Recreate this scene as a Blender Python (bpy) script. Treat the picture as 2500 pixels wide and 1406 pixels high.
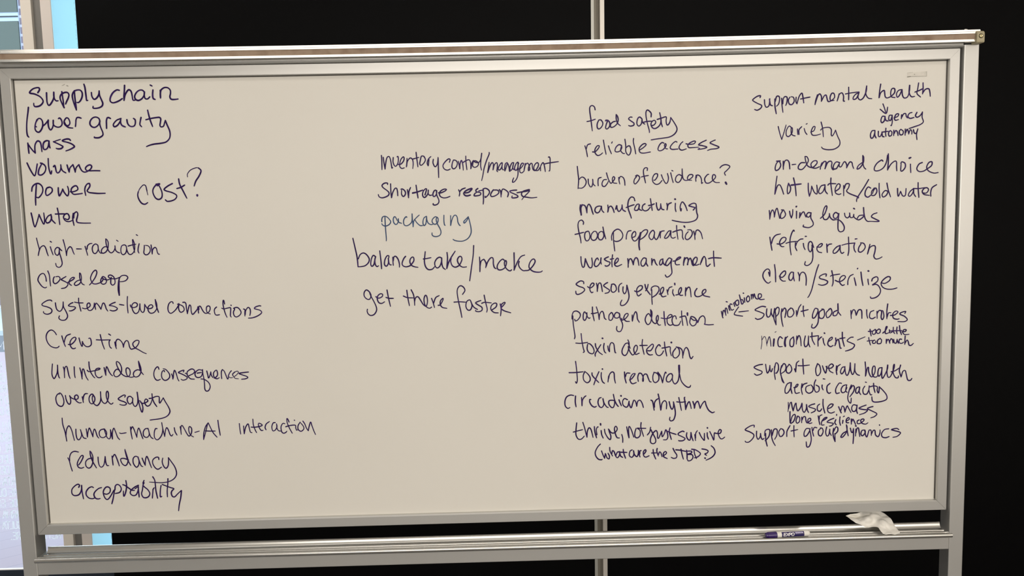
import bpy, math, random
from mathutils import Vector, Matrix

random.seed(7)
for o in list(bpy.data.objects):
    bpy.data.objects.remove(o, do_unlink=True)
scene = bpy.context.scene
COL = scene.collection
Z0 = 0.80            # height of the writing surface's lower edge above the floor (m)

# ------------------------------------------------------------------ camera
cam_d = bpy.data.cameras.new('camera')
cam_d.sensor_width = 36.0
cam_d.lens = 1800.0 / 2500.0 * 36.0
cam_d.clip_start = 0.02
cam = bpy.data.objects.new('camera', cam_d)
COL.objects.link(cam)
pitch, yaw, roll = -0.0904471848, -0.0111434920, -0.0233731079
M = Matrix.Rotation(yaw, 3, 'Z') @ Matrix.Rotation(pitch, 3, 'X')
r0, f0, u0 = M @ Vector((1, 0, 0)), M @ Vector((0, 1, 0)), M @ Vector((0, 0, 1))
rr = math.cos(roll) * r0 + math.sin(roll) * u0
uu = -math.sin(roll) * r0 + math.cos(roll) * u0
R = Matrix((rr, uu, -f0)).transposed().to_4x4()
cam.matrix_world = Matrix.Translation((0.0384131198, -1.93960739, 0.782152478 + Z0)) @ R
scene.camera = cam

# ------------------------------------------------------------------ view, world, lamps
scene.view_settings.view_transform = 'Standard'
scene.view_settings.look = 'None'
scene.view_settings.exposure = 0.0
scene.view_settings.gamma = 1.0
scene.view_settings.use_curve_mapping = False

world = bpy.data.worlds.new('daylight')
scene.world = world
world.use_nodes = True
wb = world.node_tree.nodes['Background']
wb.inputs[0].default_value = (0.86, 0.93, 1.0, 1)
wb.inputs[1].default_value = 3.2


def area(name, loc, sx, sy, power, tilt=0.0, color=(1.0, 0.93, 0.845)):
    """rectangular area light; tilt turns it from straight down towards +Y (degrees)"""
    d = bpy.data.lights.new(name, 'AREA')
    d.shape = 'RECTANGLE'
    d.size, d.size_y = sx, sy
    d.energy = power
    d.color = color
    o = bpy.data.objects.new(name, d)
    o.location = loc
    o.rotation_euler = (math.radians(tilt), 0, 0)
    COL.objects.link(o)
    return o


area('unseen_overhead_light', (0.1, -1.10, 2.97), 4.2, 0.5, 10)
area('unseen_overhead_light', (-2.1, 0.15, 2.97), 0.9, 0.3, 9)  # added light that brightens the upper part of the window jambs
area('added_front_fill', (1.0, -5.3, 1.86), 5.9, 2.3, 165, 70)  # added fill: large unseen light in mid-air behind the camera


# ------------------------------------------------------------------ materials
def mat(name, color, rough=0.5, metal=0.0, spec=0.5, noise=None, bump=None):
    m = bpy.data.materials.new(name)
    m.use_nodes = True
    nt = m.node_tree
    b = nt.nodes['Principled BSDF']
    b.inputs['Base Color'].default_value = (*color, 1)
    b.inputs['Roughness'].default_value = rough
    b.inputs['Metallic'].default_value = metal
    b.inputs['Specular IOR Level'].default_value = spec
    if noise:
        col2, scale, lo, hi, stretch = noise
        tc = nt.nodes.new('ShaderNodeTexCoord')
        mp = nt.nodes.new('ShaderNodeMapping')
        mp.inputs['Scale'].default_value = stretch
        n = nt.nodes.new('ShaderNodeTexNoise')
        n.inputs['Scale'].default_value = scale
        n.inputs['Detail'].default_value = 4
        rp = nt.nodes.new('ShaderNodeValToRGB')
        rp.color_ramp.elements[0].position = lo
        rp.color_ramp.elements[0].color = (*color, 1)
        rp.color_ramp.elements[1].position = hi
        rp.color_ramp.elements[1].color = (*col2, 1)
        nt.links.new(tc.outputs['Object'], mp.inputs[0])
        nt.links.new(mp.outputs[0], n.inputs['Vector'])
        nt.links.new(n.outputs[0], rp.inputs[0])
        nt.links.new(rp.outputs[0], b.inputs['Base Color'])
        if bump:
            bp = nt.nodes.new('ShaderNodeBump')
            bp.inputs['Strength'].default_value = bump[0]
            bp.inputs['Distance'].default_value = bump[1]
            nt.links.new(n.outputs[0], bp.inputs['Height'])
            nt.links.new(bp.outputs[0], b.inputs['Normal'])
    return m


ALU = mat('satin_aluminium', (0.63, 0.625, 0.605), 0.40, 0.70, 0.5)
ALU_BRIGHT = mat('extruded_aluminium', (0.90, 0.88, 0.83), 0.17, 0.95, 0.5)
TRAY = mat('tray_aluminium', (0.66, 0.65, 0.62), 0.27, 0.97, 0.5)
BOARD = mat('enamel_white', (0.80, 0.775, 0.715), 0.50, 0.0, 0.15,
            noise=((0.775, 0.75, 0.69), 1.6, 0.35, 0.75, (1, 1, 1)))
CORK = mat('cork', (0.36, 0.27, 0.20), 0.9, 0, 0.2,
           noise=((0.24, 0.165, 0.115), 38, 0.45, 0.8, (1, 1, 1)), bump=(0.3, 0.001))
CAPM = mat('tan_plastic', (0.42, 0.37, 0.24), 0.5, 0, 0.4)
BRASS = mat('brass_screw', (0.72, 0.62, 0.36), 0.22, 1.0)
SLOT = mat('screw_recess', (0.02, 0.017, 0.01), 0.7)
PURPLE = mat('purple_ink', (0.020, 0.005, 0.075), 0.45, 0, 0.15,
             noise=((0.052, 0.018, 0.145), 55, 0.52, 0.72, (1, 1, 1)))
BLUE = mat('blue_ink', (0.002, 0.035, 0.13), 0.42, 0, 0.35,
           noise=((0.008, 0.085, 0.26), 40, 0.50, 0.75, (1, 1, 1)))
SMUDGE = mat('old_smear', (0.36, 0.345, 0.31), 0.5, 0, 0.3)
BLACK = mat('black_panel', (0.0010, 0.0010, 0.0013), 0.5, 0, 0.07)
TRIMG = mat('panel_trim_grey', (0.50, 0.50, 0.46), 0.42, 0.6)
TRIMD = mat('panel_groove', (0.24, 0.22, 0.18), 0.5, 0.4)
TRIML = mat('panel_trim_pale', (0.74, 0.70, 0.64), 0.38, 0.5)
MULL = mat('window_frame_paint', (0.80, 0.73, 0.64), 0.5, 0.1)
MULLP = mat('window_frame_pale', (0.76, 0.68, 0.62), 0.5, 0.1)
REVEAL = mat('frame_channel', (0.19, 0.18, 0.165), 0.5, 0.2)
SILL = mat('sill_dark', (0.012, 0.02, 0.035), 0.5)
CARPET = mat('carpet', (0.22, 0.215, 0.21), 0.95, 0, 0.1, noise=((0.17, 0.165, 0.16), 160, 0.4, 0.7, (1, 1, 1)))
PAINT = mat('wall_paint', (0.74, 0.71, 0.66), 0.7, 0, 0.3)
CEIL = mat('ceiling_tile', (0.82, 0.80, 0.76), 0.8, 0, 0.2)
GAP_SHADE = mat('gap_shadow_grey', (0.085, 0.078, 0.068), 0.6)
RUBBER = mat('rubber', (0.02, 0.02, 0.02), 0.6)
TISSUE = mat('paper_tissue', (0.90, 0.88, 0.83), 0.85, 0, 0.2, noise=((0.87, 0.85, 0.79), 45, 0.4, 0.7, (1, 1, 1)), bump=(0.5, 0.003))
WHITEP = mat('white_plastic', (0.88, 0.86, 0.80), 0.38)
PURP = mat('purple_plastic', (0.040, 0.014, 0.14), 0.22, 0, 0.6)
LABEL = mat('label_violet', (0.016, 0.007, 0.10), 0.4)
WHITEINK = mat('label_white', (0.86, 0.84, 0.85), 0.5)
PALEINK = mat('label_lilac', (0.60, 0.55, 0.78), 0.5)
SCRAP = mat('scrap', (0.62, 0.50, 0.30), 0.8)
BRIDGE = mat('road', (0.14, 0.16, 0.19), 0.8)
PLAZA = mat('pale_concrete', (0.48, 0.56, 0.60), 0.8)


def thin_glass(name):
    m = bpy.data.materials.new(name)
    m.use_nodes = True
    nt = m.node_tree
    nt.nodes.clear()
    out = nt.nodes.new('ShaderNodeOutputMaterial')
    mix = nt.nodes.new('ShaderNodeMixShader')
    tr = nt.nodes.new('ShaderNodeBsdfTransparent')
    tr.inputs[0].default_value = (0.93, 0.97, 0.98, 1)
    gl = nt.nodes.new('ShaderNodeBsdfGlossy')
    gl.inputs['Roughness'].default_value = 0.02
    mix.inputs[0].default_value = 0.05
    nt.links.new(tr.outputs[0], mix.inputs[1])
    nt.links.new(gl.outputs[0], mix.inputs[2])
    nt.links.new(mix.outputs[0], out.inputs[0])
    return m


def film(name, color, diff, share):
    m = bpy.data.materials.new(name)
    m.use_nodes = True
    nt = m.node_tree
    nt.nodes.clear()
    out = nt.nodes.new('ShaderNodeOutputMaterial')
    mix = nt.nodes.new('ShaderNodeMixShader')
    mix.inputs[0].default_value = share
    tl = nt.nodes.new('ShaderNodeBsdfTranslucent')
    tl.inputs[0].default_value = (*color, 1)
    df = nt.nodes.new('ShaderNodeBsdfDiffuse')
    df.inputs[0].default_value = (*diff, 1)
    nt.links.new(tl.outputs[0], mix.inputs[1])
    nt.links.new(df.outputs[0], mix.inputs[2])
    nt.links.new(mix.outputs[0], out.inputs[0])
    return m


GLASS = thin_glass('clear_glass')
CYAN = film('cyan_window_film', (0.40, 0.73, 0.83), (0.5, 0.8, 0.9), 0.12)
CYANEDGE = film('film_edge', (0.62, 0.90, 0.92), (0.7, 0.9, 0.9), 0.15)
VINYL = film('white_vinyl_letters', (0.70, 0.72, 0.73), (0.85, 0.88, 0.92), 0.2)
TAPE = mat('clear_tape', (0.70, 0.67, 0.60), 0.25, 0, 0.5,
           noise=((0.60, 0.575, 0.52), 60, 0.45, 0.75, (1, 1, 1)))
TAPEDIRT = mat('tape_dirt', (0.20, 0.19, 0.16), 0.7)


def brick(name, c1, c2, mortar, bw, bh, msize, rot=0.0, horizontal=True):
    m = bpy.data.materials.new(name)
    m.use_nodes = True
    nt = m.node_tree
    b = nt.nodes['Principled BSDF']
    b.inputs['Roughness'].default_value = 0.85
    tc = nt.nodes.new('ShaderNodeTexCoord')
    mp = nt.nodes.new('ShaderNodeMapping')
    if horizontal:
        mp.inputs['Rotation'].default_value = (0, 0, rot)
    else:
        mp.inputs['Rotation'].default_value = (math.radians(-90), 0, 0)
    br = nt.nodes.new('ShaderNodeTexBrick')
    br.inputs['Color1'].default_value = (*c1, 1)
    br.inputs['Color2'].default_value = (*c2, 1)
    br.inputs['Mortar'].default_value = (*mortar, 1)
    br.inputs['Scale'].default_value = 1.0
    br.inputs['Brick Width'].default_value = bw
    br.inputs['Row Height'].default_value = bh
    br.inputs['Mortar Size'].default_value = msize
    br.inputs['Mortar Smooth'].default_value = 0.2
    nt.links.new(tc.outputs['Object'], mp.inputs[0])
    nt.links.new(mp.outputs[0], br.inputs[0])
    nt.links.new(br.outputs[0], b.inputs['Base Color'])
    return m


PAVERS = brick('clay_pavers', (0.39, 0.325, 0.375), (0.37, 0.33, 0.395), (0.31, 0.27, 0.32), 0.25, 0.13, 0.003, rot=-0.61)
FACADE = brick('facade_brick', (0.21, 0.18, 0.225), (0.24, 0.20, 0.25), (0.50, 0.50, 0.60), 0.42, 0.19, 0.03, horizontal=False)
FACGLASS = mat('facade_glazing', (0.062, 0.092, 0.083), 0.15, 0, 0.5)
FACFRAME = mat('facade_frame', (0.42, 0.53, 0.66), 0.6)
FACDARK = mat('facade_joint', (0.01, 0.02, 0.03), 0.6)


# ------------------------------------------------------------------ builders
class MB:
    def __init__(self):
        self.v, self.f = [], []

    def add(self, verts, faces):
        n = len(self.v)
        self.v += [tuple(p) for p in verts]
        self.f += [tuple(i + n for i in f) for f in faces]

    def box(self, a, b):
        (x0, y0, z0), (x1, y1, z1) = a, b
        self.add([(x0, y0, z0), (x1, y0, z0), (x1, y1, z0), (x0, y1, z0),
                  (x0, y0, z1), (x1, y0, z1), (x1, y1, z1), (x0, y1, z1)],
                 [(0, 3, 2, 1), (4, 5, 6, 7), (0, 1, 5, 4), (1, 2, 6, 5), (2, 3, 7, 6), (3, 0, 4, 7)])

    def extrude_x(self, prof, x0, x1, n=1, xoff=None):
        """closed profile [(y, z)] (counter-clockwise seen from +X) swept along X; xoff(i) trims both ends per profile point"""
        k = len(prof)
        vs = []
        for j in range(n + 1):
            t = j / n
            for i, (y, z) in enumerate(prof):
                d = xoff[i] if xoff else 0
                vs.append((x0 + d + (x1 - x0 - 2 * d) * t, y, z))
        fs = []
        for j in range(n):
            for i in range(k):
                i2 = (i + 1) % k
                fs.append((j * k + i, j * k + i2, (j + 1) * k + i2, (j + 1) * k + i))
        fs.append(tuple(range(k - 1, -1, -1)))
        fs.append(tuple(n * k + i for i in range(k)))
        self.add(vs, fs)

    def extrude_z(self, prof, z0, z1, n=1, off=None):
        k = len(prof)
        vs = []
        for j in range(n + 1):
            t = j / n
            for i, (x, y) in enumerate(prof):
                d = off[i] if off else 0
                vs.append((x, y, z0 + d + (z1 - z0 - 2 * d) * t))
        fs = []
        for j in range(n):
            for i in range(k):
                i2 = (i + 1) % k
                fs.append((j * k + i, j * k + i2, (j + 1) * k + i2, (j + 1) * k + i))
        fs.append(tuple(range(k - 1, -1, -1)))
        fs.append(tuple(n * k + i for i in range(k)))
        self.add(vs, fs)

    def lathe(self, prof, frame, seg=32):
        """prof [(t, r)] along the axis of frame (Matrix 4x4, axis = local X)"""
        k = len(prof)
        vs = []
        for t, r in prof:
            for s in range(seg):
                a = 2 * math.pi * s / seg
                vs.append(frame @ Vector((t, r * math.cos(a), r * math.sin(a))))
        fs = []
        for i in range(k - 1):
            for s in range(seg):
                s2 = (s + 1) % seg
                fs.append((i * seg + s, i * seg + s2, (i + 1) * seg + s2, (i + 1) * seg + s))
        fs.append(tuple(range(seg)))
        fs.append(tuple((k - 1) * seg + s for s in range(seg - 1, -1, -1)))
        self.add(vs, fs)

    def build(self, name, m, parent=None, smooth=False, bevel=0.0, origin=(0, 0, 0), recalc=True):
        me = bpy.data.meshes.new(name)
        o = Vector(origin)
        me.from_pydata([tuple(Vector(p) - o) for p in self.v], [], self.f)
        if recalc:
            import bmesh
            bm = bmesh.new()
            bm.from_mesh(me)
            bmesh.ops.recalc_face_normals(bm, faces=bm.faces)
            bm.to_mesh(me)
            bm.free()
        me.materials.append(m)
        if smooth:
            for p in me.polygons:
                p.use_smooth = True
        ob = bpy.data.objects.new(name, me)
        COL.objects.link(ob)
        ob.location = o
        if parent:
            ob.parent = parent
            w = Vector((0, 0, 0))
            q = parent
            while q:
                w += q.location
                q = q.parent
            ob.location = o - w
        if bevel:
            bv = ob.modifiers.new('bevel', 'BEVEL')
            bv.width = bevel
            bv.segments = 2
            bv.limit_method = 'ANGLE'
        return ob


def empty(name, loc, label, cat, group=None):
    o = bpy.data.objects.new(name, None)
    o.location = loc
    COL.objects.link(o)
    o['label'] = label
    o['category'] = cat
    if group:
        o['group'] = group
    return o


def struct(o):
    o['kind'] = 'structure'
    return o


def sag(x, z):
    """the wide aluminium frame dips a few millimetres at mid-span, more at the top"""
    zb = z - Z0
    return z - 0.0056 * max(0.0, min(1.0, zb / 1.19)) * max(0.0, 1 - (x / 1.25) ** 2)


def sagged(mb):
    mb.v = [(x, y, sag(x, z)) for x, y, z in mb.v]
    return mb


def smooth_path(pts, sub=6):
    """Catmull-Rom through 2-D points"""
    n = len(pts)
    if n == 2:
        return [pts[0], ((pts[0][0] + pts[1][0]) / 2, (pts[0][1] + pts[1][1]) / 2), pts[1]]
    out = []
    for i in range(n - 1):
        p0 = pts[i - 1] if i > 0 else (2 * pts[0][0] - pts[1][0], 2 * pts[0][1] - pts[1][1])
        p1, p2 = pts[i], pts[i + 1]
        p3 = pts[i + 2] if i + 2 < n else (2 * p2[0] - p1[0], 2 * p2[1] - p1[1])
        for j in range(sub):
            t = j / sub
            t2, t3 = t * t, t * t * t
            out.append(tuple(0.5 * (2 * p1[a] + (p2[a] - p0[a]) * t + (2 * p0[a] - 5 * p1[a] + 4 * p2[a] - p3[a]) * t2
                                    + (3 * p1[a] - p0[a] - 3 * p2[a] + p3[a]) * t3) for a in (0, 1)))
    out.append(pts[-1])
    return out


def ribbon(pts, width, ends=(1.0, 0.82), wob=0.10, cap=5):
    """2-D pen stroke with round ends -> (verts2d, faces)"""
    P = [pts[0]]
    for p in pts[1:]:
        if math.hypot(p[0] - P[-1][0], p[1] - P[-1][1]) > 1e-5:
            P.append(p)
    if len(P) < 2:
        P.append((P[0][0] + width * 0.15, P[0][1]))
    n = len(P)
    ph, fq = random.random() * 6.28, 0.12 + random.random() * 0.10
    vs, fs = [], []
    T = []
    for i in range(n):
        a, b = P[max(0, i - 1)], P[min(n - 1, i + 1)]
        dx, dy = b[0] - a[0], b[1] - a[1]
        L = math.hypot(dx, dy)
        if L < 1e-7:
            T.append(T[-1] if T else (1, 0))
        else:
            T.append((dx / L, dy / L))
    H = []
    for i in range(n):
        t = i / (n - 1)
        w = width * 0.5 * (1 + wob * math.sin(ph + fq * i))
        w *= ends[0] + (1 - ends[0]) * min(1, t * 6) if t < 0.5 else ends[1] + (1 - ends[1]) * min(1, (1 - t) * 6)
        H.append(w)
        nx, ny = -T[i][1], T[i][0]
        vs += [(P[i][0] + nx * w, P[i][1] + ny * w), (P[i][0] - nx * w, P[i][1] - ny * w)]
    for i in range(n - 1):
        fs.append((2 * i, 2 * i + 1, 2 * i + 3, 2 * i + 2))
    for end in (0, n - 1):
        s = -1 if end == 0 else 1
        tx, ty = T[end][0] * s, T[end][1] * s
        nx, ny = -T[end][1], T[end][0]
        base = len(vs)
        for k in range(1, cap):
            a = math.pi * k / cap
            vs.append((P[end][0] + H[end] * (nx * math.cos(a) + tx * math.sin(a)),
                       P[end][1] + H[end] * (ny * math.cos(a) + ty * math.sin(a))))
        ring = [2 * end] + [base + k for k in range(cap - 1)] + [2 * end + 1]
        fs.append(tuple(ring if end else ring[::-1]))
    return vs, fs


def lift(vs, y, dz=None, step=1e-6):
    """put a flat stroke on a wall plane; later parts of a stroke lie a hair in front of earlier ones"""
    dz = Z0 if dz is None else dz
    n = len(vs)
    return [(x, y - step * min(i, n - 12) if i < n - 8 else y - step * (n - 12 if i >= n - 4 else 0), z + dz) for i, (x, z) in enumerate(vs)]


# ------------------------------------------------------------------ room shell
m = MB(); m.box((-4, -6, -0.1), (4, 1.2, 0.0)); struct(m.build('floor', CARPET))
m = MB(); m.box((-4, -6, 3.0), (4, 1.2, 3.1)); struct(m.build('ceiling', CEIL))
m = MB(); m.box((-4.1, -6, 0), (-4, 1.2, 3.0)); struct(m.build('wall_left', PAINT))
m = MB(); m.box((4, -6, 0), (4.1, 1.2, 3.0)); struct(m.build('wall_right', PAINT))
m = MB(); m.box((-4, -6.1, 0), (4, -6, 3.0)); struct(m.build('wall_back', PAINT))
m = MB(); m.box((-1.0, 1.0, 0), (4, 1.2, 3.0)); struct(m.build('wall_front', PAINT))
m = MB(); m.box((-4, 0.990, 0.0), (-1.0, 1.008, 0.206)); struct(m.build('trim_1', SILL))

# window beside the whiteboard: clear pane with lettering, its jamb, dark channel, second jamb, cyan film pane
m = MB(); m.box((-4, 0.998, 0.206), (-1.760, 1.006, 3.0)); w1 = struct(m.build('window_1', GLASS))
m = MB(); m.box((-1.7630, 0.955, 0.206), (-1.7226, 1.05, 3.0)); m.build('window_jamb', MULL, w1, bevel=0.002)
m = MB(); m.box((-4, 0.9945, 0.206), (-1.765, 1.008, 0.2082)); m.build('glazing_bead', MULLP, w1)
m = MB(); m.box((-1.7226, 0.968, 0.206), (-1.6925, 1.04, 3.0)); m.box((-1.6925, 0.985, 0.206), (-1.6888, 1.04, 3.0))
struct(m.build('trim_2', REVEAL))
m = MB(); m.box((-1.6475, 0.9590, 0.206), (-1.0, 0.9670, 3.0)); w2 = struct(m.build('window_2', GLASS))
m = MB(); m.add([(-1.6475, 0.9582, 0.206), (-1.0, 0.9582, 0.206), (-1.0, 0.9582, 3.0), (-1.6475, 0.9582, 3.0)], [(0, 1, 2, 3)])
m.build('cyan_film', CYAN, w2)
m = MB()
zz = 0.25
while zz < 2.95:
    ln = random.uniform(0.006, 0.022)
    xx = -1.5625 + (zz - 2.27) * 0.0052 + random.uniform(-0.0012, 0.0012)
    m.add([(xx, 0.9579, zz), (xx + 0.0009, 0.9579, zz + 0.002), (xx + 0.0012, 0.9579, zz + ln), (xx + 0.0004, 0.9579, zz + ln)], [(0, 1, 2, 3)])
    zz += ln + random.uniform(0.0, 0.014)
m.build('film_seam', REVEAL, w2)
m = MB(); m.box((-1.6888, 0.955, 0.206), (-1.6480, 1.05, 3.0)); m.build('window_jamb', MULLP, w2, bevel=0.002)

# lettering on the outer glass, read from outside (mirrored from in here)
GLYPH = {
    'A': [[(0, 0), (.42, 1), (.58, 1), (1, 0)], [(.17, .33), (.83, .33)]],
    'C': [[(1, .74), (.92, .93), (.7, 1), (.3, 1), (.08, .93), (0, .74), (0, .26), (.08, .07), (.3, 0), (.7, 0), (.92, .07), (1, .26)]],
    'D': [[(0, 0), (0, 1), (.55, 1), (.88, .9), (1, .7), (1, .3), (.88, .1), (.55, 0), (0, 0)]],
    'E': [[(1, 1), (0, 1), (0, 0), (1, 0)], [(0, .52), (.8, .52)]],
    'F': [[(1, 1), (0, 1), (0, 0)], [(0, .5), (.8, .5)]],
    'G': [[(1, .74), (.92, .93), (.7, 1), (.3, 1), (.08, .93), (0, .74), (0, .26), (.08, .07), (.3, 0), (.7, 0), (.92, .07), (1, .26), (1, .46), (.55, .46)]],
    'H': [[(0, 0), (0, 1)], [(1, 0), (1, 1)], [(0, .5), (1, .5)]],
    'I': [[(.5, 0), (.5, 1)]],
    'L': [[(0, 1), (0, 0), (1, 0)]],
    'M': [[(0, 0), (0, 1), (.5, .3), (1, 1), (1, 0)]],
    'N': [[(0, 0), (0, 1), (1, 0), (1, 1)]],
    'O': [[(.3, 1), (.08, .93), (0, .74), (0, .26), (.08, .07), (.3, 0), (.7, 0), (.92, .07), (1, .26), (1, .74), (.92, .93), (.7, 1), (.3, 1)]],
    'P': [[(0, 0), (0, 1), (.65, 1), (.93, .92), (1, .76), (.93, .58), (.65, .5), (0, .5)]],
    'R': [[(0, 0), (0, 1), (.65, 1), (.93, .92), (1, .76), (.93, .58), (.65, .5), (0, .5)], [(.55, .5), (1, 0)]],
    'S': [[(1, .78), (.92, .94), (.7, 1), (.3, 1), (.06, .92), (0, .76), (.1, .6), (.9, .4), (1, .24), (.94, .08), (.7, 0), (.3, 0), (.08, .06), (0, .22)]],
    'T': [[(0, 1), (1, 1)], [(.5, 1), (.5, 0)]],
    'U': [[(0, 1), (0, .26), (.08, .07), (.3, 0), (.7, 0), (.92, .07), (1, .26), (1, 1)]],
    'X': [[(0, 0), (1, 1)], [(0, 1), (1, 0)]],
    'Y': [[(0, 1), (.5, .5), (1, 1)], [(.5, .5), (.5, 0)]],
    '.': [[(.5, 0), (.5, .06)]],
    ',': [[(.6, .08), (.3, -.12)]],
    "'": [[(.3, 1.14), (.75, 1.32)]],
}
# (base height, cap height, [(letter, left edge seen from inside, right edge seen from inside)])
LETTERS = [
    (1.1198, 0.0330, [('M', -1.9885, -1.9626)]),
    (1.0369, 0.0299, [(',', -1.9663, -1.9598), ('H', -1.9923, -1.9793)]),
    (0.9905, 0.0316, [('G', -1.9833, -1.9687), ('U', -2.0012, -1.9865)]),
    (0.9454, 0.0300, [('P', -1.9676, -1.9545), ('R', -1.9847, -1.9708), ('O', -2.0034, -1.9888)]),
    (0.8985, 0.0318, [('D', -1.9764, -1.9618), ('H', -2.0042, -1.9903)]),
    (0.8531, 0.0319, [('S', -1.9721, -1.9590), ('C', -1.9999, -1.9868)]),
    (0.7905, 0.0320, [('O', -1.9708, -1.9561), ("'", -1.9708, -1.9561), ('N', -1.9937, -1.9790)]),
    (0.7453, 0.0321, [('A', -1.9747, -1.9599), ('S', -1.9910, -1.9779), ('O', -2.0091, -1.9960)]),
    (0.7000, 0.0322, [('R', -1.9654, -1.9522), ('A', -1.9834, -1.9687), ('L', -1.9982, -1.9875), ('O', -2.0261, -2.0130)]),
    (0.6539, 0.0322, [('F', -1.9684, -1.9577), ('U', -1.9857, -1.9725), ('E', -2.0013, -1.9906), ('G', -2.0218, -2.0078)]),
    (0.6081, 0.0323, [('Y', -1.9731, -1.9583), ('D', -1.9994, -1.9854), ('E', -2.0150, -2.0043), ('L', -2.0307, -2.0208)]),
    (0.5619, 0.0324, [('R', -1.9786, -1.9646), ('T', -1.9951, -1.9811), ('A', -2.0115, -1.9975), ('N', -2.0280, -2.0140)]),
    (0.5158, 0.0325, [('R', -1.9717, -1.9577), ('E', -1.9899, -1.9775), ('C', -2.0171, -2.0039), ('O', -2.0336, -2.0204)]),
    (0.4713, 0.0309, [('D', -1.9779, -1.9631), ('E', -1.9936, -1.9813), ('E', -2.0234, -2.0118), ('N', -2.0424, -2.0292)]),
    (0.4243, 0.0310, [('A', -1.9702, -1.9554), ('R', -1.9868, -1.9719), ('M', -2.0075, -1.9909), ('A', -2.0248, -2.0091)]),
    (0.3795, 0.0293, [('S', -1.9674, -1.9541), ('U', -1.9839, -1.9707), ('L', -1.9997, -1.9881), ('T', -2.0154, -2.0013), ('A', -2.0303, -2.0162)]),
    (0.3336, 0.0294, [('R', -1.9761, -1.9620), ('E', -1.9910, -1.9786), ('.', -2.0026, -1.9960)]),
    (0.3329, 0.0294, [('R', -1.8147, -1.7998), ('C', -1.8330, -1.8181), ('M', -1.8596, -1.8430)]),
]
for zb, hh, row in LETTERS:
    mb = MB()
    n_st = 0
    for ch, xa, xb in row:
        for st in GLYPH[ch]:
            pts = [(xb - u * (xb - xa), zb + v * hh) for u, v in st]
            if len(pts) == 2:
                pts = smooth_path(pts)
            vs, fs = ribbon(pts, hh * 0.15, ends=(1, 1), wob=0)
            n_st += 1
            mb.add(lift(vs, 0.9974 - n_st * 3e-5, 0.0), fs)
    mb.build('window_lettering', VINYL, w1, recalc=False)

# ------------------------------------------------------------------ outside
m = MB(); m.box((-40, 1.2, -0.15), (12, 8.0, -0.02)); struct(m.build('pavement', PAVERS))
m = MB(); m.box((-40, 8.0, -0.25), (12, 10.2, -0.10)); struct(m.build('road', BRIDGE))
m = MB(); m.box((-40, 10.2, -0.2), (12, 14.0, -0.02)); struct(m.build('pavement_far', PLAZA))
b = empty('building', (-9.0, 14.0, -0.02), 'pale brick building with green-tinted sash window, beyond the glass', 'building')
m = MB(); m.box((-20, 14.06, -0.02), (2, 20, 9.0)); m.build('facade', FACADE, b)
m = MB(); m.box((-12.4, 14.02, 5.0), (-9.952, 14.07, 7.4)); win = m.build('building_window', FACFRAME, b)
m = MB(); m.box((-12.3, 14.0, 6.16), (-9.952, 14.03, 7.3)); m.build('pane', FACGLASS, win)
m = MB(); m.box((-12.3, 14.0, 5.1), (-9.952, 14.03, 5.975)); m.build('pane', FACGLASS, win)
m = MB(); m.box((-12.3, 14.0, 6.062), (-9.953, 14.024, 6.082)); m.build('sash_joint', FACDARK, win)

# ------------------------------------------------------------------ black partitions behind the whiteboard
LEAN = 0.006


def lean(mb):
    mb.v = [(x + LEAN * (z - 2.3), y, z) for x, y, z in mb.v]
    return mb


pa = empty('partition_panel', (-0.47, 0.475, 0), 'tall black partition panel behind the board, nearest the window', 'partition')
m = MB(); m.box((-1.2785, 0.452, 0.03), (0.334, 0.498, 2.72)); lean(m).build('panel_face', BLACK, pa)
m = MB(); m.box((-1.2782, 0.499, 0.0), (-1.2400, 0.509, 2.75))
lean(m).build('edge_trim', TRIML, pa)
m = MB(); m.extrude_z([(0.334, 0.447), (0.3435, 0.447), (0.3445, 0.449), (0.3445, 0.503), (0.334, 0.503)], 0.0, 2.75)
lean(m).build('edge_trim', TRIMG, pa)
m = MB(); m.box((0.3445, 0.466, 0.0), (0.3545, 0.484, 2.75)); m.box((0.3552, 0.468, 0.0), (0.3610, 0.484, 2.75))
lean(m).build('connecting_strip', TRIMD, pa)
pb = empty('partition_panel', (1.5, 0.475, 0), 'tall black partition panel behind the right part of the board', 'partition')
m = MB(); m.box((0.3765, 0.452, 0.03), (2.98, 0.498, 2.72)); lean(m).build('panel_face', BLACK, pb)
m = MB(); m.extrude_z([(0.3612, 0.448), (0.3622, 0.444), (0.3755, 0.444), (0.3765, 0.446), (0.3765, 0.503), (0.3612, 0.503)], 0.0, 2.75)
lean(m).build('edge_trim', TRIML, pb)
m = MB(); m.box((2.98, 0.446, 0.0), (2.996, 0.503, 2.75)); lean(m).build('edge_trim', TRIMG, pb)

# ------------------------------------------------------------------ whiteboard
WB = empty('whiteboard', (0, 0, 0), 'wide mobile whiteboard covered in purple handwriting, in an aluminium stand', 'whiteboard')
m = MB()
N = 40
m.extrude_x([(0.0, Z0 - 0.004), (0.0, Z0 + 1.172), (0.010, Z0 + 1.172), (0.010, Z0 - 0.004)], -1.204, 1.204, 1)
surf = m.build('writing_surface', BOARD, WB)

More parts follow.
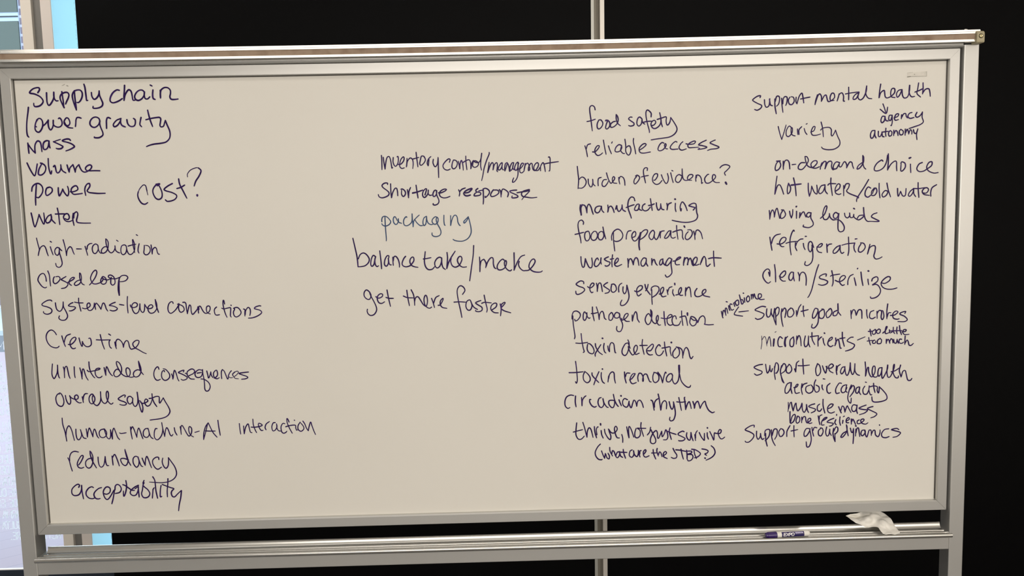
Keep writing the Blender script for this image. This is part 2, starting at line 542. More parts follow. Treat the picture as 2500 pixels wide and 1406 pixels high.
# frame members with mitred corners: d = distance in from the outer edge
FR = [(0, .014), (0, -.0105), (.0015, -.012), (.0245, -.012), (.0275, -.0091), (.0275, .000), (.0275, .014)]
FRI = [(0, .014), (0, -.0105), (.0015, -.012), (.0258, -.012), (.0268, -.0112), (.0268, .000), (.0268, .014)]
XO, ZB, ZT = 1.2277, Z0 - 0.0276, Z0 + 1.1985
G = 0.0003
m = MB(); m.extrude_x([(y, ZB + d) for d, y in FR], -XO + G, XO - G, N, [d for d, y in FR]); sagged(m).build('panel_frame', ALU, WB)
m = MB(); m.extrude_x([(y, ZT - d) for d, y in FRI], -XO + G, XO - G, N, [d for d, y in FRI]); sagged(m).build('panel_frame', ALU, WB)
m = MB(); m.extrude_z([(-XO + d, y) for d, y in FRI], ZB + G, ZT - G, 1, [d for d, y in FRI]); m.build('panel_frame', ALU, WB)
m = MB(); m.extrude_z([(XO - d, y) for d, y in FRI], ZB + G, ZT - G, 1, [d for d, y in FRI]); m.build('panel_frame', ALU, WB)
XI, ZI = XO - .0268, ZT - .0268
m = MB(); m.extrude_x([(-.0012, ZI - .0024), (-.0012, ZI), (.002, ZI), (.002, ZI - .0024)], -XI, XI, N); sagged(m).build('gap_shadow_strip', GAP_SHADE, WB)  # dark strips (top, left, right) paint in the gap shadow inside the frame
m = MB(); m.box((-XI, -.0012, Z0 + .001), (-XI + .0022, .002, ZI)); m.build('gap_shadow_strip', GAP_SHADE, WB)
m = MB(); m.box((XI - .0022, -.0012, Z0 + .001), (XI, .002, ZI)); m.build('gap_shadow_strip', GAP_SHADE, WB)

for s in (-1, 1):
    m = MB()
    a, b_ = (1.2325, 1.2712) if s > 0 else (-1.2695, -1.2308)
    m.box((a, -0.020, 0.115), (b_, 0.024, Z0 + 1.206))
    post = m.build('post', ALU, WB, bevel=0.0022)
    for zz in (-0.1105, -0.1372):
        mb = MB()
        x = b_ if s > 0 else a
        mb.lathe([(0, .0048), (.0018, .0046), (.0034, .0030), (.0038, .0008)],
                 Matrix.Translation((x, 0.0, Z0 + zz)) @ Matrix.Rotation(0 if s > 0 else math.pi, 4, 'Z'), 16)
        mb.build('bolt_head', ALU_BRIGHT, post, smooth=True)
    m = MB(); xc = (a + b_) / 2
    m.box((xc - .02, -0.33, 0.085), (xc + .02, 0.33, 0.116)); foot = m.build('foot_bar', ALU, WB, bevel=0.003)
    for yy in (-0.29, 0.29):
        mb = MB()
        mb.lathe([(-.012, .036), (-.010, .04), (.010, .04), (.012, .036)], Matrix.Translation((xc, yy, 0.04)), 24)
        mb.box((xc - .018, yy - .012, .035), (xc - .014, yy + .012, .085))
        mb.box((xc + .014, yy - .012, .035), (xc + .018, yy + .012, .085))
        mb.build('caster', RUBBER, foot)

# bar along the top, half hidden by the cork display rail
m = MB()
prof = [(0.024, Z0 + 1.1998), (0.024, Z0 + 1.236), (-0.0195, Z0 + 1.236), (-0.0150, Z0 + 1.2066), (-0.0178, Z0 + 1.2052), (-0.0196, Z0 + 1.2046), (-0.0192, Z0 + 1.2034)]
prof += [(-0.0176, Z0 + 1.2018), (-0.0130, Z0 + 1.1998)]
m.extrude_x(prof, -1.2308, 1.2325, N); sagged(m).build('top_bar', ALU, WB)
m = MB()
prof = [(-0.0202, Z0 + 1.2078), (-0.0385, Z0 + 1.2074), (-0.0392, Z0 + 1.2080), (-0.0377, Z0 + 1.2139), (-0.0325, Z0 + 1.2139),
        (-0.0325, Z0 + 1.2281), (-0.0382, Z0 + 1.2281), (-0.03715, Z0 + 1.2324), (-0.0366, Z0 + 1.2328), (-0.0364, Z0 + 1.2332),
        (-0.03515, Z0 + 1.2382), (-0.0310, Z0 + 1.2392), (-0.0202, Z0 + 1.2392)]
m.extrude_x(prof, -1.2650, 1.2620, N)
rail = sagged(m).build('display_rail', ALU_BRIGHT, WB)
m = MB(); m.extrude_x([(-0.0326, Z0 + 1.2140), (-0.0326, Z0 + 1.2280), (-0.0358, Z0 + 1.2280), (-0.0358, Z0 + 1.2140)], -1.2640, 1.2490, N)
sagged(m).build('cork_strip', CORK, rail)
for s, xa, xb in ((1, 1.2492, 1.2688), (-1, -1.2690, -1.2494)):
    m = MB()
    m.extrude_x([(-0.0195, Z0 + 1.2042), (-0.0415, Z0 + 1.2042), (-0.0435, Z0 + 1.2062), (-0.0435, Z0 + 1.2270), (-0.0415, Z0 + 1.2318), (-0.0380, Z0 + 1.2338), (-0.0195, Z0 + 1.2338)], xa, xb)
    cap = m.build('end_cap', CAPM, rail, bevel=0.0014)
    xm = (xa + xb) / 2
    fr = Matrix.Translation((xm, -0.0434, Z0 + 1.2205)) @ Matrix.Rotation(-math.pi / 2, 4, 'Z')
    m = MB(); m.lathe([(0, .0050), (.0009, .0049), (.0022, .0036), (.0026, .0021), (.0008, .0014)], fr, 20); m.build('screw', BRASS, cap, smooth=True)
    m = MB(); m.lathe([(-.0004, .0060), (.0003, .0059), (.0004, .0048)], fr, 20); m.build('screw_recess', SLOT, cap)

# lower bar and pen tray
m = MB(); m.box((-1.2308, -0.0195, Z0 - 0.1352), (1.2325, 0.0235, Z0 - 0.0860)); m.build('lower_bar', ALU, WB, bevel=0.0018)
m = MB()
prof = [(-0.0205, Z0 - 0.0857), (-0.0565, Z0 - 0.0857)]
for k in range(11):                                   # rounded front lip
    a = math.radians(230 - 23 * k)
    prof.append((-0.0580 + 0.0040 * math.cos(a), Z0 - 0.0785 + 0.0056 * math.sin(a)))
prof.append((-0.0536, Z0 - 0.0818))
for yc in (-0.0465, -0.0335, -0.0205):
    prof += [(yc - 0.0011, Z0 - 0.0818), (yc - 0.0008, Z0 - 0.0798), (yc, Z0 - 0.0791), (yc + 0.0008, Z0 - 0.0798), (yc + 0.0011, Z0 - 0.0818)]
for k in range(9):                                    # cove rising to the back edge
    a = math.radians(-90 + 10.5 * k)
    prof.append((-0.0130 + 0.0120 * math.cos(a), Z0 - 0.0668 + 0.0150 * math.sin(a)))
prof += [(-0.0010, Z0 - 0.0655), (0.0008, Z0 - 0.0650), (0.0016, Z0 - 0.0660), (0.0010, Z0 - 0.0857)]
m.extrude_x(prof, -1.2110, 1.2165, 1)
tray = m.build('pen_tray', TRAY, WB, smooth=True)
tray.data.set_sharp_from_angle(angle=math.radians(50))

# ------------------------------------------------------------------ handwriting on the board (x, z in half millimetres)
INK = [
('supply chain','P','41:-2282,2275 -2273,2288 -2274,2298 -2285,2300 -2306,2294 -2322,2280 -2321,2273 -2298,2268 -2272,2254 -2259,2235 -2263,2221 -2279,2208 -2300,2205 -2307,2212 -2307,2222;41:-2238,2273 -2239,2250 -2239,2227 -2234,2212 -2226,2212 -2215,2225 -2205,2243 -2201,2262 -2201,2275;41:-2201,2275 -2202,2256 -2200,2242 -2192,2232 -2182,2232;41:-2160,2277 -2158,2251 -2156,2225 -2156,2199;41:-2154,2197 -2162,2215 -2170,2238 -2170,2253 -2161,2266 -2144,2273 -2131,2272 -2125,2261 -2130,2244 -2140,2226 -2145,2215;41:-2096,2281 -2096,2247 -2094,2207 -2093,2184;41:-2093,2184 -2102,2214 -2108,2244 -2107,2262 -2097,2278 -2080,2284 -2065,2282 -2057,2269 -2059,2249 -2069,2230 -2080,2221 -2087,2222;41:-2045,2312 -2041,2295 -2039,2262 -2038,2242 -2037,2231 -2031,2231;41:-2010,2270 -2009,2252 -2002,2238 -1994,2236 -1983,2244 -1973,2259 -1970,2277;41:-1970,2277 -1969,2254 -1961,2231 -1956,2214 -1961,2201 -1975,2193 -1994,2190 -2007,2192 -2006,2200;41:-1867,2278 -1880,2280 -1898,2269 -1910,2253 -1917,2236 -1916,2223 -1905,2216 -1888,2219 -1871,2226 -1855,2236;41:-1839,2302 -1842,2274 -1846,2248 -1847,2227;41:-1847,2227 -1839,2255 -1825,2276 -1815,2279 -1807,2269 -1804,2251 -1802,2231 -1797,2226 -1787,2229;41:-1741,2267 -1750,2276 -1765,2276 -1781,2265 -1791,2247 -1788,2232 -1774,2225 -1756,2233 -1744,2249 -1740,2267;41:-1740,2267 -1742,2249 -1738,2234 -1726,2232 -1714,2242;41:-1696,2276 -1699,2255 -1698,2235 -1688,2228;41:-1708,2301 -1699,2296;41:-1659,2274 -1660,2254 -1660,2234;41:-1660,2238 -1659,2261 -1653,2277 -1636,2287 -1619,2285 -1608,2273 -1608,2256 -1612,2240 -1606,2228 -1590,2226 -1571,2228'),
('lower gravity','P','39:-2336,2202 -2340,2179 -2347,2146 -2352,2113 -2354,2080 -2352,2060 -2346,2052;39:-2295,2139 -2304,2126 -2310,2106 -2310,2089 -2302,2078 -2290,2077 -2277,2092 -2270,2112 -2271,2132 -2278,2143 -2288,2145 -2300,2137;39:-2308,2106 -2303,2103;39:-2269,2107 -2255,2118 -2240,2136;39:-2240,2136 -2242,2118 -2240,2098 -2232,2086 -2222,2096 -2216,2114 -2215,2134;39:-2215,2134 -2216,2114 -2208,2104 -2193,2099 -2179,2103 -2171,2116 -2173,2134 -2181,2145 -2188,2142;39:-2159,2123 -2152,2109 -2140,2106 -2131,2119 -2136,2140 -2147,2145 -2158,2132 -2160,2119 -2154,2108 -2141,2097 -2128,2094 -2118,2093;39:-2104,2101 -2101,2118 -2099,2135;39:-2099,2133 -2094,2144 -2084,2146 -2072,2142;39:-1977,2125 -1982,2139 -1997,2146 -2014,2141 -2027,2125 -2028,2108 -2017,2096 -2002,2095 -1986,2107 -1978,2125;39:-1978,2125 -1979,2109 -1974,2089 -1967,2069 -1967,2055 -1977,2046 -1991,2041 -2010,2042 -2011,2046;39:-1946,2088 -1945,2111 -1944,2131;39:-1944,2125 -1940,2139 -1932,2142 -1922,2137;39:-1869,2136 -1891,2128 -1907,2112 -1910,2101 -1903,2095 -1888,2103 -1875,2120 -1869,2136;39:-1870,2135 -1872,2116 -1866,2101 -1850,2093;39:-1839,2129 -1837,2112 -1829,2099 -1816,2094 -1803,2098 -1797,2111 -1797,2128 -1805,2135;39:-1766,2139 -1771,2121 -1774,2103 -1766,2092;39:-1730,2175 -1725,2146 -1719,2120 -1710,2092;39:-1742,2127 -1716,2133 -1686,2137 -1672,2137 -1666,2129 -1669,2112 -1672,2097 -1666,2089 -1654,2093 -1648,2108 -1643,2121;39:-1643,2121 -1635,2098 -1625,2071 -1623,2048 -1629,2028 -1647,2012 -1674,2006 -1705,2003 -1729,1998 -1748,1991'),
('mass','P','40:-2354,2022 -2353,1997 -2352,1970;40:-2353,2017 -2343,2000 -2331,1983 -2320,1971;40:-2320,1971 -2320,1993 -2317,2013 -2307,2029 -2297,2031 -2289,2022 -2286,2002 -2285,1977;40:-2244,2030 -2257,2032 -2271,2024 -2277,2006 -2274,1989 -2262,1989 -2251,2002 -2245,2028;40:-2245,2030 -2245,2008 -2242,1995;26:-2186,2037 -2203,2032 -2222,2026;40:-2222,2026 -2204,2017 -2185,2007 -2176,2000 -2185,1991 -2200,1989 -2211,1992;40:-2135,2031 -2141,2037 -2156,2038 -2175,2032 -2173,2027 -2150,2021 -2129,2012 -2117,2000 -2126,1992 -2143,1984 -2162,1978'),
('smudge','S','17:-2158,2307 -2150,2310 -2141,2315;32:-2135,2308 -2124,2304'),
('volume','P','38:-2366,1921 -2356,1895 -2342,1866 -2332,1855 -2324,1874 -2318,1899 -2314,1915;38:-2297,1919 -2279,1910 -2272,1893 -2280,1871 -2298,1858 -2312,1863 -2308,1886 -2296,1907 -2289,1919;38:-2256,1941 -2257,1914 -2256,1889 -2251,1866 -2247,1864 -2243,1878;38:-2232,1899 -2225,1905 -2222,1892 -2219,1873 -2211,1867 -2200,1877 -2194,1894 -2194,1908;38:-2194,1894 -2187,1877 -2171,1866;38:-2162,1906 -2159,1891 -2154,1870;38:-2154,1870 -2148,1891 -2132,1907;38:-2132,1907 -2127,1890 -2123,1869;38:-2123,1869 -2117,1890 -2103,1906;38:-2101,1906 -2096,1890 -2086,1873 -2070,1868 -2046,1880 -2036,1895 -2044,1904 -2059,1899 -2069,1887 -2063,1876 -2046,1874 -2021,1874 -1996,1873'),
('power','P','38:-2327,1811 -2332,1777 -2337,1739 -2339,1704;38:-2354,1776 -2349,1797 -2335,1811 -2316,1815 -2300,1802 -2296,1781 -2304,1760 -2320,1743 -2330,1744;38:-2261,1795 -2276,1789 -2283,1768 -2279,1753 -2266,1757 -2250,1771 -2248,1786 -2257,1795;38:-2216,1791 -2217,1770 -2214,1749 -2202,1766 -2194,1783;38:-2194,1783 -2187,1766 -2172,1748 -2164,1765 -2165,1786 -2168,1797;38:-2155,1769 -2139,1769 -2117,1779 -2120,1796 -2132,1798 -2148,1786 -2151,1769 -2140,1756 -2119,1756 -2095,1759;38:-2076,1795 -2081,1776 -2078,1748;38:-2078,1790 -2068,1805 -2055,1809 -2053,1796 -2062,1782 -2069,1771 -2059,1763 -2042,1760 -2013,1757 -1977,1757'),
('water','P','36:-2366,1664 -2362,1639 -2358,1609 -2352,1592 -2343,1608 -2333,1634 -2326,1655;36:-2326,1655 -2318,1633 -2306,1605 -2300,1624 -2301,1663;36:-2266,1653 -2281,1645 -2294,1624 -2288,1611 -2273,1617 -2263,1636 -2264,1655;36:-2264,1653 -2262,1628 -2246,1608;36:-2229,1686 -2225,1657 -2224,1627 -2223,1601;36:-2242,1656 -2219,1656 -2194,1656;36:-2194,1631 -2179,1626 -2171,1638 -2177,1655 -2192,1654 -2201,1639 -2194,1622 -2176,1615 -2156,1621;36:-2149,1657 -2154,1630 -2150,1595;36:-2149,1634 -2145,1655 -2132,1665 -2126,1654 -2130,1637 -2135,1621 -2130,1610 -2104,1606 -2064,1605'),
('cost?','P','22:-1764,1775 -1761,1760 -1758,1743;26:-1761,1764 -1766,1790 -1778,1795 -1796,1778 -1806,1761;37:-1806,1761 -1810,1744 -1806,1723 -1793,1702 -1776,1696 -1761,1704;37:-1712,1797 -1693,1799 -1706,1789;37:-1697,1799 -1715,1791 -1729,1772 -1730,1751 -1719,1727 -1703,1719 -1687,1729 -1684,1754 -1694,1784 -1704,1797;37:-1628,1799 -1652,1787 -1672,1771 -1662,1762 -1633,1753 -1610,1738 -1616,1721 -1635,1711 -1659,1708 -1669,1716;37:-1594,1822 -1590,1794 -1575,1760 -1558,1722;37:-1606,1773 -1584,1779 -1565,1790;22:-1547,1831 -1547,1846 -1530,1866 -1502,1877 -1488,1876;37:-1488,1876 -1476,1861 -1488,1834 -1506,1809 -1516,1784;52:-1503,1737 -1503,1733'),
('high-radiation','P','29:-2349,1534 -2344,1503 -2339,1476 -2343,1459 -2347,1443;29:-2342,1462 -2332,1484 -2319,1493 -2310,1490 -2304,1475 -2300,1456 -2295,1440;29:-2281,1487 -2277,1469 -2270,1445;29:-2279,1515 -2273,1511;29:-2236,1479 -2245,1483 -2255,1476 -2260,1463 -2257,1448 -2248,1442 -2240,1449 -2236,1465 -2235,1479;29:-2236,1481 -2230,1472 -2223,1465;29:-2235,1476 -2236,1454 -2231,1432 -2227,1410 -2227,1396 -2235,1383 -2246,1379 -2257,1385 -2260,1400;29:-2212,1522 -2207,1497 -2203,1470 -2201,1439;29:-2201,1439 -2195,1467 -2183,1483 -2176,1484 -2170,1476 -2165,1458 -2160,1445;29:-2146,1473 -2121,1472;29:-2101,1485 -2097,1467 -2091,1438;29:-2092,1470 -2089,1486 -2078,1497 -2064,1500;29:-2035,1490 -2046,1496 -2059,1488 -2065,1472 -2062,1453 -2052,1446 -2041,1455 -2034,1471 -2036,1492;29:-2034,1487 -2033,1466 -2026,1450 -2014,1447;29:-1987,1480 -2001,1480 -2015,1468 -2019,1454 -2010,1447 -1994,1455 -1983,1475 -1980,1500 -1984,1515 -1991,1522;29:-1991,1521 -1991,1497 -1986,1473 -1979,1456 -1968,1448 -1955,1456 -1947,1472 -1946,1485;29:-1946,1483 -1945,1463 -1935,1451 -1924,1447;29:-1936,1513 -1928,1507;29:-1889,1483 -1897,1488 -1911,1483 -1917,1466 -1916,1445 -1906,1437 -1893,1446 -1887,1465 -1888,1481;29:-1888,1481 -1885,1457 -1878,1441 -1868,1437 -1855,1445 -1845,1464 -1845,1494 -1851,1515;29:-1853,1513 -1852,1486 -1849,1464 -1846,1446;29:-1878,1481 -1859,1486 -1837,1490;29:-1820,1492 -1826,1472 -1828,1454 -1824,1443;29:-1832,1539 -1825,1535;29:-1794,1483 -1796,1463 -1799,1444 -1791,1434 -1778,1436 -1766,1451 -1766,1469 -1775,1480 -1788,1483;29:-1759,1484 -1757,1462 -1756,1437;29:-1756,1437 -1752,1459 -1740,1471 -1732,1464 -1729,1447 -1724,1436 -1718,1435'),
('closed loop','P','30:-2316,1308 -2317,1327 -2323,1344 -2332,1349 -2345,1343 -2355,1329 -2359,1314 -2352,1298 -2340,1281 -2326,1273 -2317,1277;30:-2304,1361 -2298,1340 -2297,1310 -2296,1282;30:-2272,1330 -2278,1321 -2280,1303 -2272,1294 -2259,1299 -2246,1313 -2244,1324 -2251,1331 -2265,1330;30:-2212,1330 -2225,1323 -2238,1315 -2231,1310 -2216,1302 -2205,1293 -2208,1282 -2221,1271 -2240,1268;30:-2206,1298 -2196,1303 -2177,1313 -2169,1322 -2176,1325 -2189,1317 -2198,1302 -2196,1290 -2187,1283;30:-2136,1309 -2150,1308 -2164,1300 -2172,1289 -2165,1282 -2151,1286 -2140,1296 -2133,1317 -2134,1339 -2138,1347;30:-2140,1346 -2141,1320 -2135,1298 -2129,1288 -2120,1284;30:-2093,1283 -2080,1296 -2061,1321 -2051,1344 -2052,1356 -2059,1359 -2073,1346 -2085,1321 -2083,1305 -2076,1291 -2062,1287 -2047,1290 -2033,1295;30:-2020,1311 -2026,1301 -2033,1295;30:-2023,1324 -2032,1309 -2033,1294 -2023,1285 -2009,1289 -2003,1303 -2008,1318 -2019,1325 -2023,1317 -2010,1309 -1997,1307 -1983,1312;30:-1977,1320 -1981,1302 -1981,1286 -1972,1279 -1961,1287 -1959,1304 -1964,1321 -1976,1331 -1988,1331 -1992,1323 -1983,1316 -1966,1312 -1950,1313 -1936,1318;30:-1936,1318 -1938,1293 -1940,1260 -1941,1224;30:-1943,1224 -1946,1252 -1943,1285 -1936,1312 -1924,1326 -1908,1329 -1895,1324 -1892,1314 -1902,1302 -1916,1297 -1932,1296'),
('systems-level connections','P','30:-2296,1203 -2302,1208 -2317,1207 -2336,1198 -2349,1187 -2343,1179 -2323,1173 -2305,1164 -2299,1152 -2306,1140 -2323,1134 -2337,1137 -2344,1144 -2343,1149;30:-2278,1193 -2277,1175 -2273,1158 -2261,1148 -2250,1153 -2241,1170 -2237,1197;30:-2237,1197 -2237,1171 -2227,1148 -2220,1127 -2222,1114 -2233,1102 -2248,1100 -2260,1104 -2266,1113 -2262,1124;30:-2187,1192 -2199,1187 -2211,1177 -2200,1172 -2182,1170 -2175,1164 -2186,1154 -2199,1149 -2209,1149;30:-2155,1215 -2156,1193 -2152,1169 -2148,1146;30:-2178,1194 -2157,1190 -2134,1189;30:-2139,1162 -2126,1158 -2111,1162 -2098,1173 -2100,1186 -2107,1187 -2114,1179 -2114,1163 -2109,1151 -2099,1148 -2088,1154 -2079,1167 -2075,1187;30:-2075,1187 -2073,1170 -2071,1153;30:-2071,1177 -2066,1186 -2060,1182 -2051,1169 -2043,1153;30:-2043,1153 -2037,1171 -2031,1184 -2024,1184 -2019,1171 -2015,1155 -2008,1143;30:-1966,1188 -1981,1183 -1998,1173 -1984,1170 -1967,1164 -1957,1155 -1965,1146 -1981,1143 -1996,1147;30:-1944,1176 -1922,1172;30:-1900,1217 -1903,1192 -1904,1163 -1903,1130;30:-1888,1172 -1885,1161 -1872,1158 -1856,1163 -1851,1175 -1859,1183 -1870,1182 -1880,1170 -1879,1149 -1871,1131 -1861,1126 -1848,1135 -1841,1156 -1838,1177;30:-1838,1177 -1838,1151 -1832,1135 -1823,1132 -1816,1145 -1813,1174;30:-1813,1174 -1807,1162 -1798,1151 -1780,1152 -1771,1161 -1776,1170 -1786,1169 -1796,1158 -1797,1142 -1789,1128 -1776,1126 -1763,1133 -1751,1151 -1750,1175 -1756,1198;30:-1756,1196 -1754,1170 -1748,1146 -1743,1129;30:-1664,1175 -1667,1183 -1676,1183 -1687,1172 -1693,1152 -1691,1133 -1682,1123 -1671,1126 -1654,1140 -1640,1159 -1634,1174;30:-1642,1170 -1632,1170;30:-1633,1169 -1637,1154 -1635,1137 -1627,1127 -1615,1131 -1608,1141 -1612,1156 -1622,1164 -1632,1168;30:-1613,1179 -1603,1179 -1597,1170 -1596,1145 -1593,1119;30:-1593,1119 -1587,1142 -1581,1160 -1576,1164 -1572,1155 -1572,1134 -1569,1118 -1563,1115 -1551,1127 -1539,1142 -1536,1155;30:-1536,1154 -1535,1136 -1534,1120;30:-1531,1138 -1530,1155 -1522,1155 -1515,1140 -1506,1124 -1496,1118 -1483,1122 -1473,1137 -1473,1152 -1481,1157 -1490,1151 -1492,1134 -1487,1121 -1473,1114;30:-1438,1150 -1448,1141 -1451,1128 -1447,1111 -1438,1107 -1425,1109;30:-1395,1165 -1398,1183 -1402,1182 -1403,1161 -1399,1135 -1393,1111 -1386,1094;30:-1411,1143 -1400,1139 -1381,1143 -1365,1144 -1366,1123 -1368,1103 -1364,1095;30:-1362,1158 -1360,1156;30:-1349,1141 -1344,1136 -1351,1121 -1348,1102 -1336,1095 -1319,1104 -1311,1118 -1317,1134 -1329,1145 -1343,1144 -1349,1140;30:-1297,1136 -1290,1132 -1292,1116 -1292,1098;30:-1290,1106 -1286,1127 -1276,1142 -1269,1143 -1263,1134 -1262,1118 -1266,1101;30:-1206,1150 -1215,1151 -1234,1145 -1240,1137 -1229,1133 -1211,1127 -1203,1117 -1210,1107 -1231,1095 -1255,1088 -1274,1087'),
('crew time','P','30:-2286,1024 -2292,1036 -2304,1048 -2316,1049 -2330,1039 -2339,1022 -2340,1002 -2333,980 -2319,963 -2299,955 -2285,956 -2276,963;30:-2258,1017 -2254,997 -2248,973 -2243,960;30:-2248,983 -2242,1002 -2232,1018 -2212,1026;30:-2227,971 -2215,970 -2199,981 -2186,998 -2187,1007 -2194,1008 -2206,1001 -2217,984 -2217,964 -2209,950 -2199,948 -2191,951;30:-2169,1004 -2165,981 -2159,962 -2155,960 -2153,973 -2153,985;30:-2153,985 -2147,970 -2136,958 -2121,957 -2108,967 -2107,988 -2111,1001 -2119,1000;30:-2057,1019 -2053,994 -2048,968 -2040,941;30:-2079,992 -2051,990 -2025,990 -2007,990;30:-2007,990 -2013,980 -2013,962 -2009,950 -2003,945;30:-2012,1021 -2002,1014;30:-1983,977 -1981,958 -1977,942;30:-1978,956 -1978,977 -1971,990 -1961,991 -1950,981 -1943,968 -1940,949;30:-1940,949 -1935,968 -1925,982 -1916,982 -1911,970 -1908,951 -1901,938 -1890,939 -1876,945 -1861,963 -1856,979 -1866,984 -1879,979 -1889,968 -1888,956 -1879,944 -1859,932 -1839,919 -1822,911'),
('unintended consequences','P','30:-2319,869 -2323,844 -2326,814 -2321,795 -2315,791 -2306,804 -2297,826 -2293,862;30:-2293,862 -2294,824 -2291,801 -2287,792;30:-2263,851 -2260,833 -2261,793;30:-2260,825 -2256,845 -2249,854 -2244,851 -2241,832 -2237,804 -2232,789;30:-2206,851 -2207,826 -2207,806 -2205,792;30:-2177,844 -2172,818 -2169,784;30:-2168,798 -2166,823 -2163,836 -2157,835 -2152,812 -2146,792 -2138,777;30:-2127,875 -2127,849 -2122,822 -2111,799 -2102,788;30:-2139,830 -2131,823 -2114,825 -2096,828 -2079,832 -2071,837 -2078,840 -2091,836 -2098,823 -2096,803 -2085,790 -2072,790 -2063,797;30:-2049,842 -2046,820 -2043,801;30:-2043,801 -2041,827 -2036,847 -2031,839 -2024,819 -2015,804 -2007,797;30:-1969,825 -1982,832 -1994,823 -2001,808 -1996,794 -1984,792 -1971,800 -1960,817 -1958,840 -1966,863 -1978,873 -1983,868 -1980,848 -1969,823 -1958,805 -1939,792 -1922,793 -1914,809 -1916,829 -1926,838 -1934,832 -1935,814 -1930,796 -1920,789 -1908,787 -1895,790;30:-1861,822 -1874,826 -1891,818 -1898,803 -1893,790 -1881,788 -1868,795 -1858,812 -1856,832 -1861,857 -1866,873;30:-1866,870 -1864,847 -1860,822 -1853,810 -1845,799;30:-1761,826 -1765,838 -1773,837 -1784,823 -1790,803 -1788,783 -1780,770 -1770,767 -1757,772;30:-1733,812 -1735,819 -1745,813 -1750,794 -1747,777 -1736,766 -1722,768 -1709,780 -1707,796 -1715,812 -1727,825 -1739,828;30:-1696,799 -1692,785 -1691,771;30:-1689,777 -1686,800 -1681,817 -1676,813 -1670,792 -1666,773 -1660,760;30:-1634,808 -1630,817 -1642,815 -1660,806 -1646,799 -1626,788 -1615,777 -1622,768 -1638,764 -1648,769;30:-1624,801 -1612,796;30:-1610,785 -1597,791 -1581,799 -1574,813 -1585,823 -1600,819 -1613,808 -1615,793 -1608,780 -1596,770 -1578,768;30:-1536,815 -1551,818 -1567,808 -1573,795 -1568,780 -1554,776 -1540,783 -1533,802 -1533,818;30:-1561,800 -1539,803;30:-1532,818 -1531,791 -1527,767 -1526,741 -1526,714 -1519,702 -1506,705 -1497,724 -1501,743 -1513,757 -1528,766 -1543,768;30:-1510,810 -1506,790 -1503,772 -1495,785 -1489,805;30:-1489,805 -1487,787 -1480,774;30:-1473,771 -1463,776 -1454,789 -1456,810 -1463,812 -1474,800 -1475,784 -1470,772 -1458,767 -1446,772;30:-1433,767 -1434,786 -1433,804 -1427,816;26:-1427,816 -1418,807 -1410,785 -1402,764 -1396,777;30:-1380,808 -1389,798 -1397,782 -1396,776;22:-1396,776 -1386,770 -1375,771;22:-1365,777 -1353,786 -1343,799 -1349,805 -1362,801;30:-1362,801 -1374,790 -1372,779;22:-1372,779 -1362,767 -1344,764;30:-1290,799 -1313,797 -1340,793 -1322,784 -1301,776 -1295,769 -1307,763 -1328,761'),
('overall safety','P','32:-2296,706 -2300,708 -2307,703 -2315,688 -2315,668 -2309,650 -2295,640 -2283,643 -2275,660 -2276,682 -2283,703 -2292,712 -2298,708;32:-2264,698 -2262,677 -2255,657 -2246,650 -2239,661 -2239,681 -2242,697;32:-2242,695 -2233,684 -2216,676 -2201,678 -2197,690 -2204,699 -2215,693 -2215,678 -2205,663 -2193,656 -2183,657;32:-2176,688 -2174,675 -2172,657;32:-2173,672 -2168,692 -2159,704 -2146,705;32:-2112,686 -2121,701 -2133,696 -2141,679 -2139,658 -2128,649 -2116,658 -2110,675 -2114,691 -2121,691 -2124,673 -2119,653 -2108,641 -2098,640 -2085,655 -2079,677 -2078,714;32:-2078,712 -2078,682 -2072,659 -2059,649 -2047,659 -2038,684 -2037,706 -2042,715 -2048,704 -2048,681 -2042,661 -2031,647 -2024,645 -2016,651;32:-1952,681 -1948,689 -1956,692 -1974,683 -1987,672 -1976,663 -1956,655 -1945,646 -1953,638 -1968,638 -1981,642;32:-1912,675 -1922,684 -1934,681 -1940,666 -1935,648 -1925,643 -1913,655 -1910,673;32:-1910,673 -1912,652 -1907,635 -1898,629 -1887,644 -1883,672 -1885,706;32:-1884,705 -1882,677 -1879,649 -1875,624 -1869,601 -1864,599 -1860,618 -1862,636 -1870,656 -1877,659;32:-1870,650 -1859,644 -1849,646;32:-1856,645 -1843,648 -1831,657 -1837,666 -1844,666 -1849,653 -1846,639 -1836,629 -1823,634 -1813,650 -1806,671;32:-1807,695 -1806,671 -1799,647 -1786,625;32:-1823,670 -1808,672 -1786,680 -1771,678 -1770,665 -1771,649 -1768,644 -1759,656 -1749,671;32:-1749,671 -1739,650 -1725,623 -1718,602 -1721,588 -1731,575 -1749,565 -1779,558 -1826,553'),
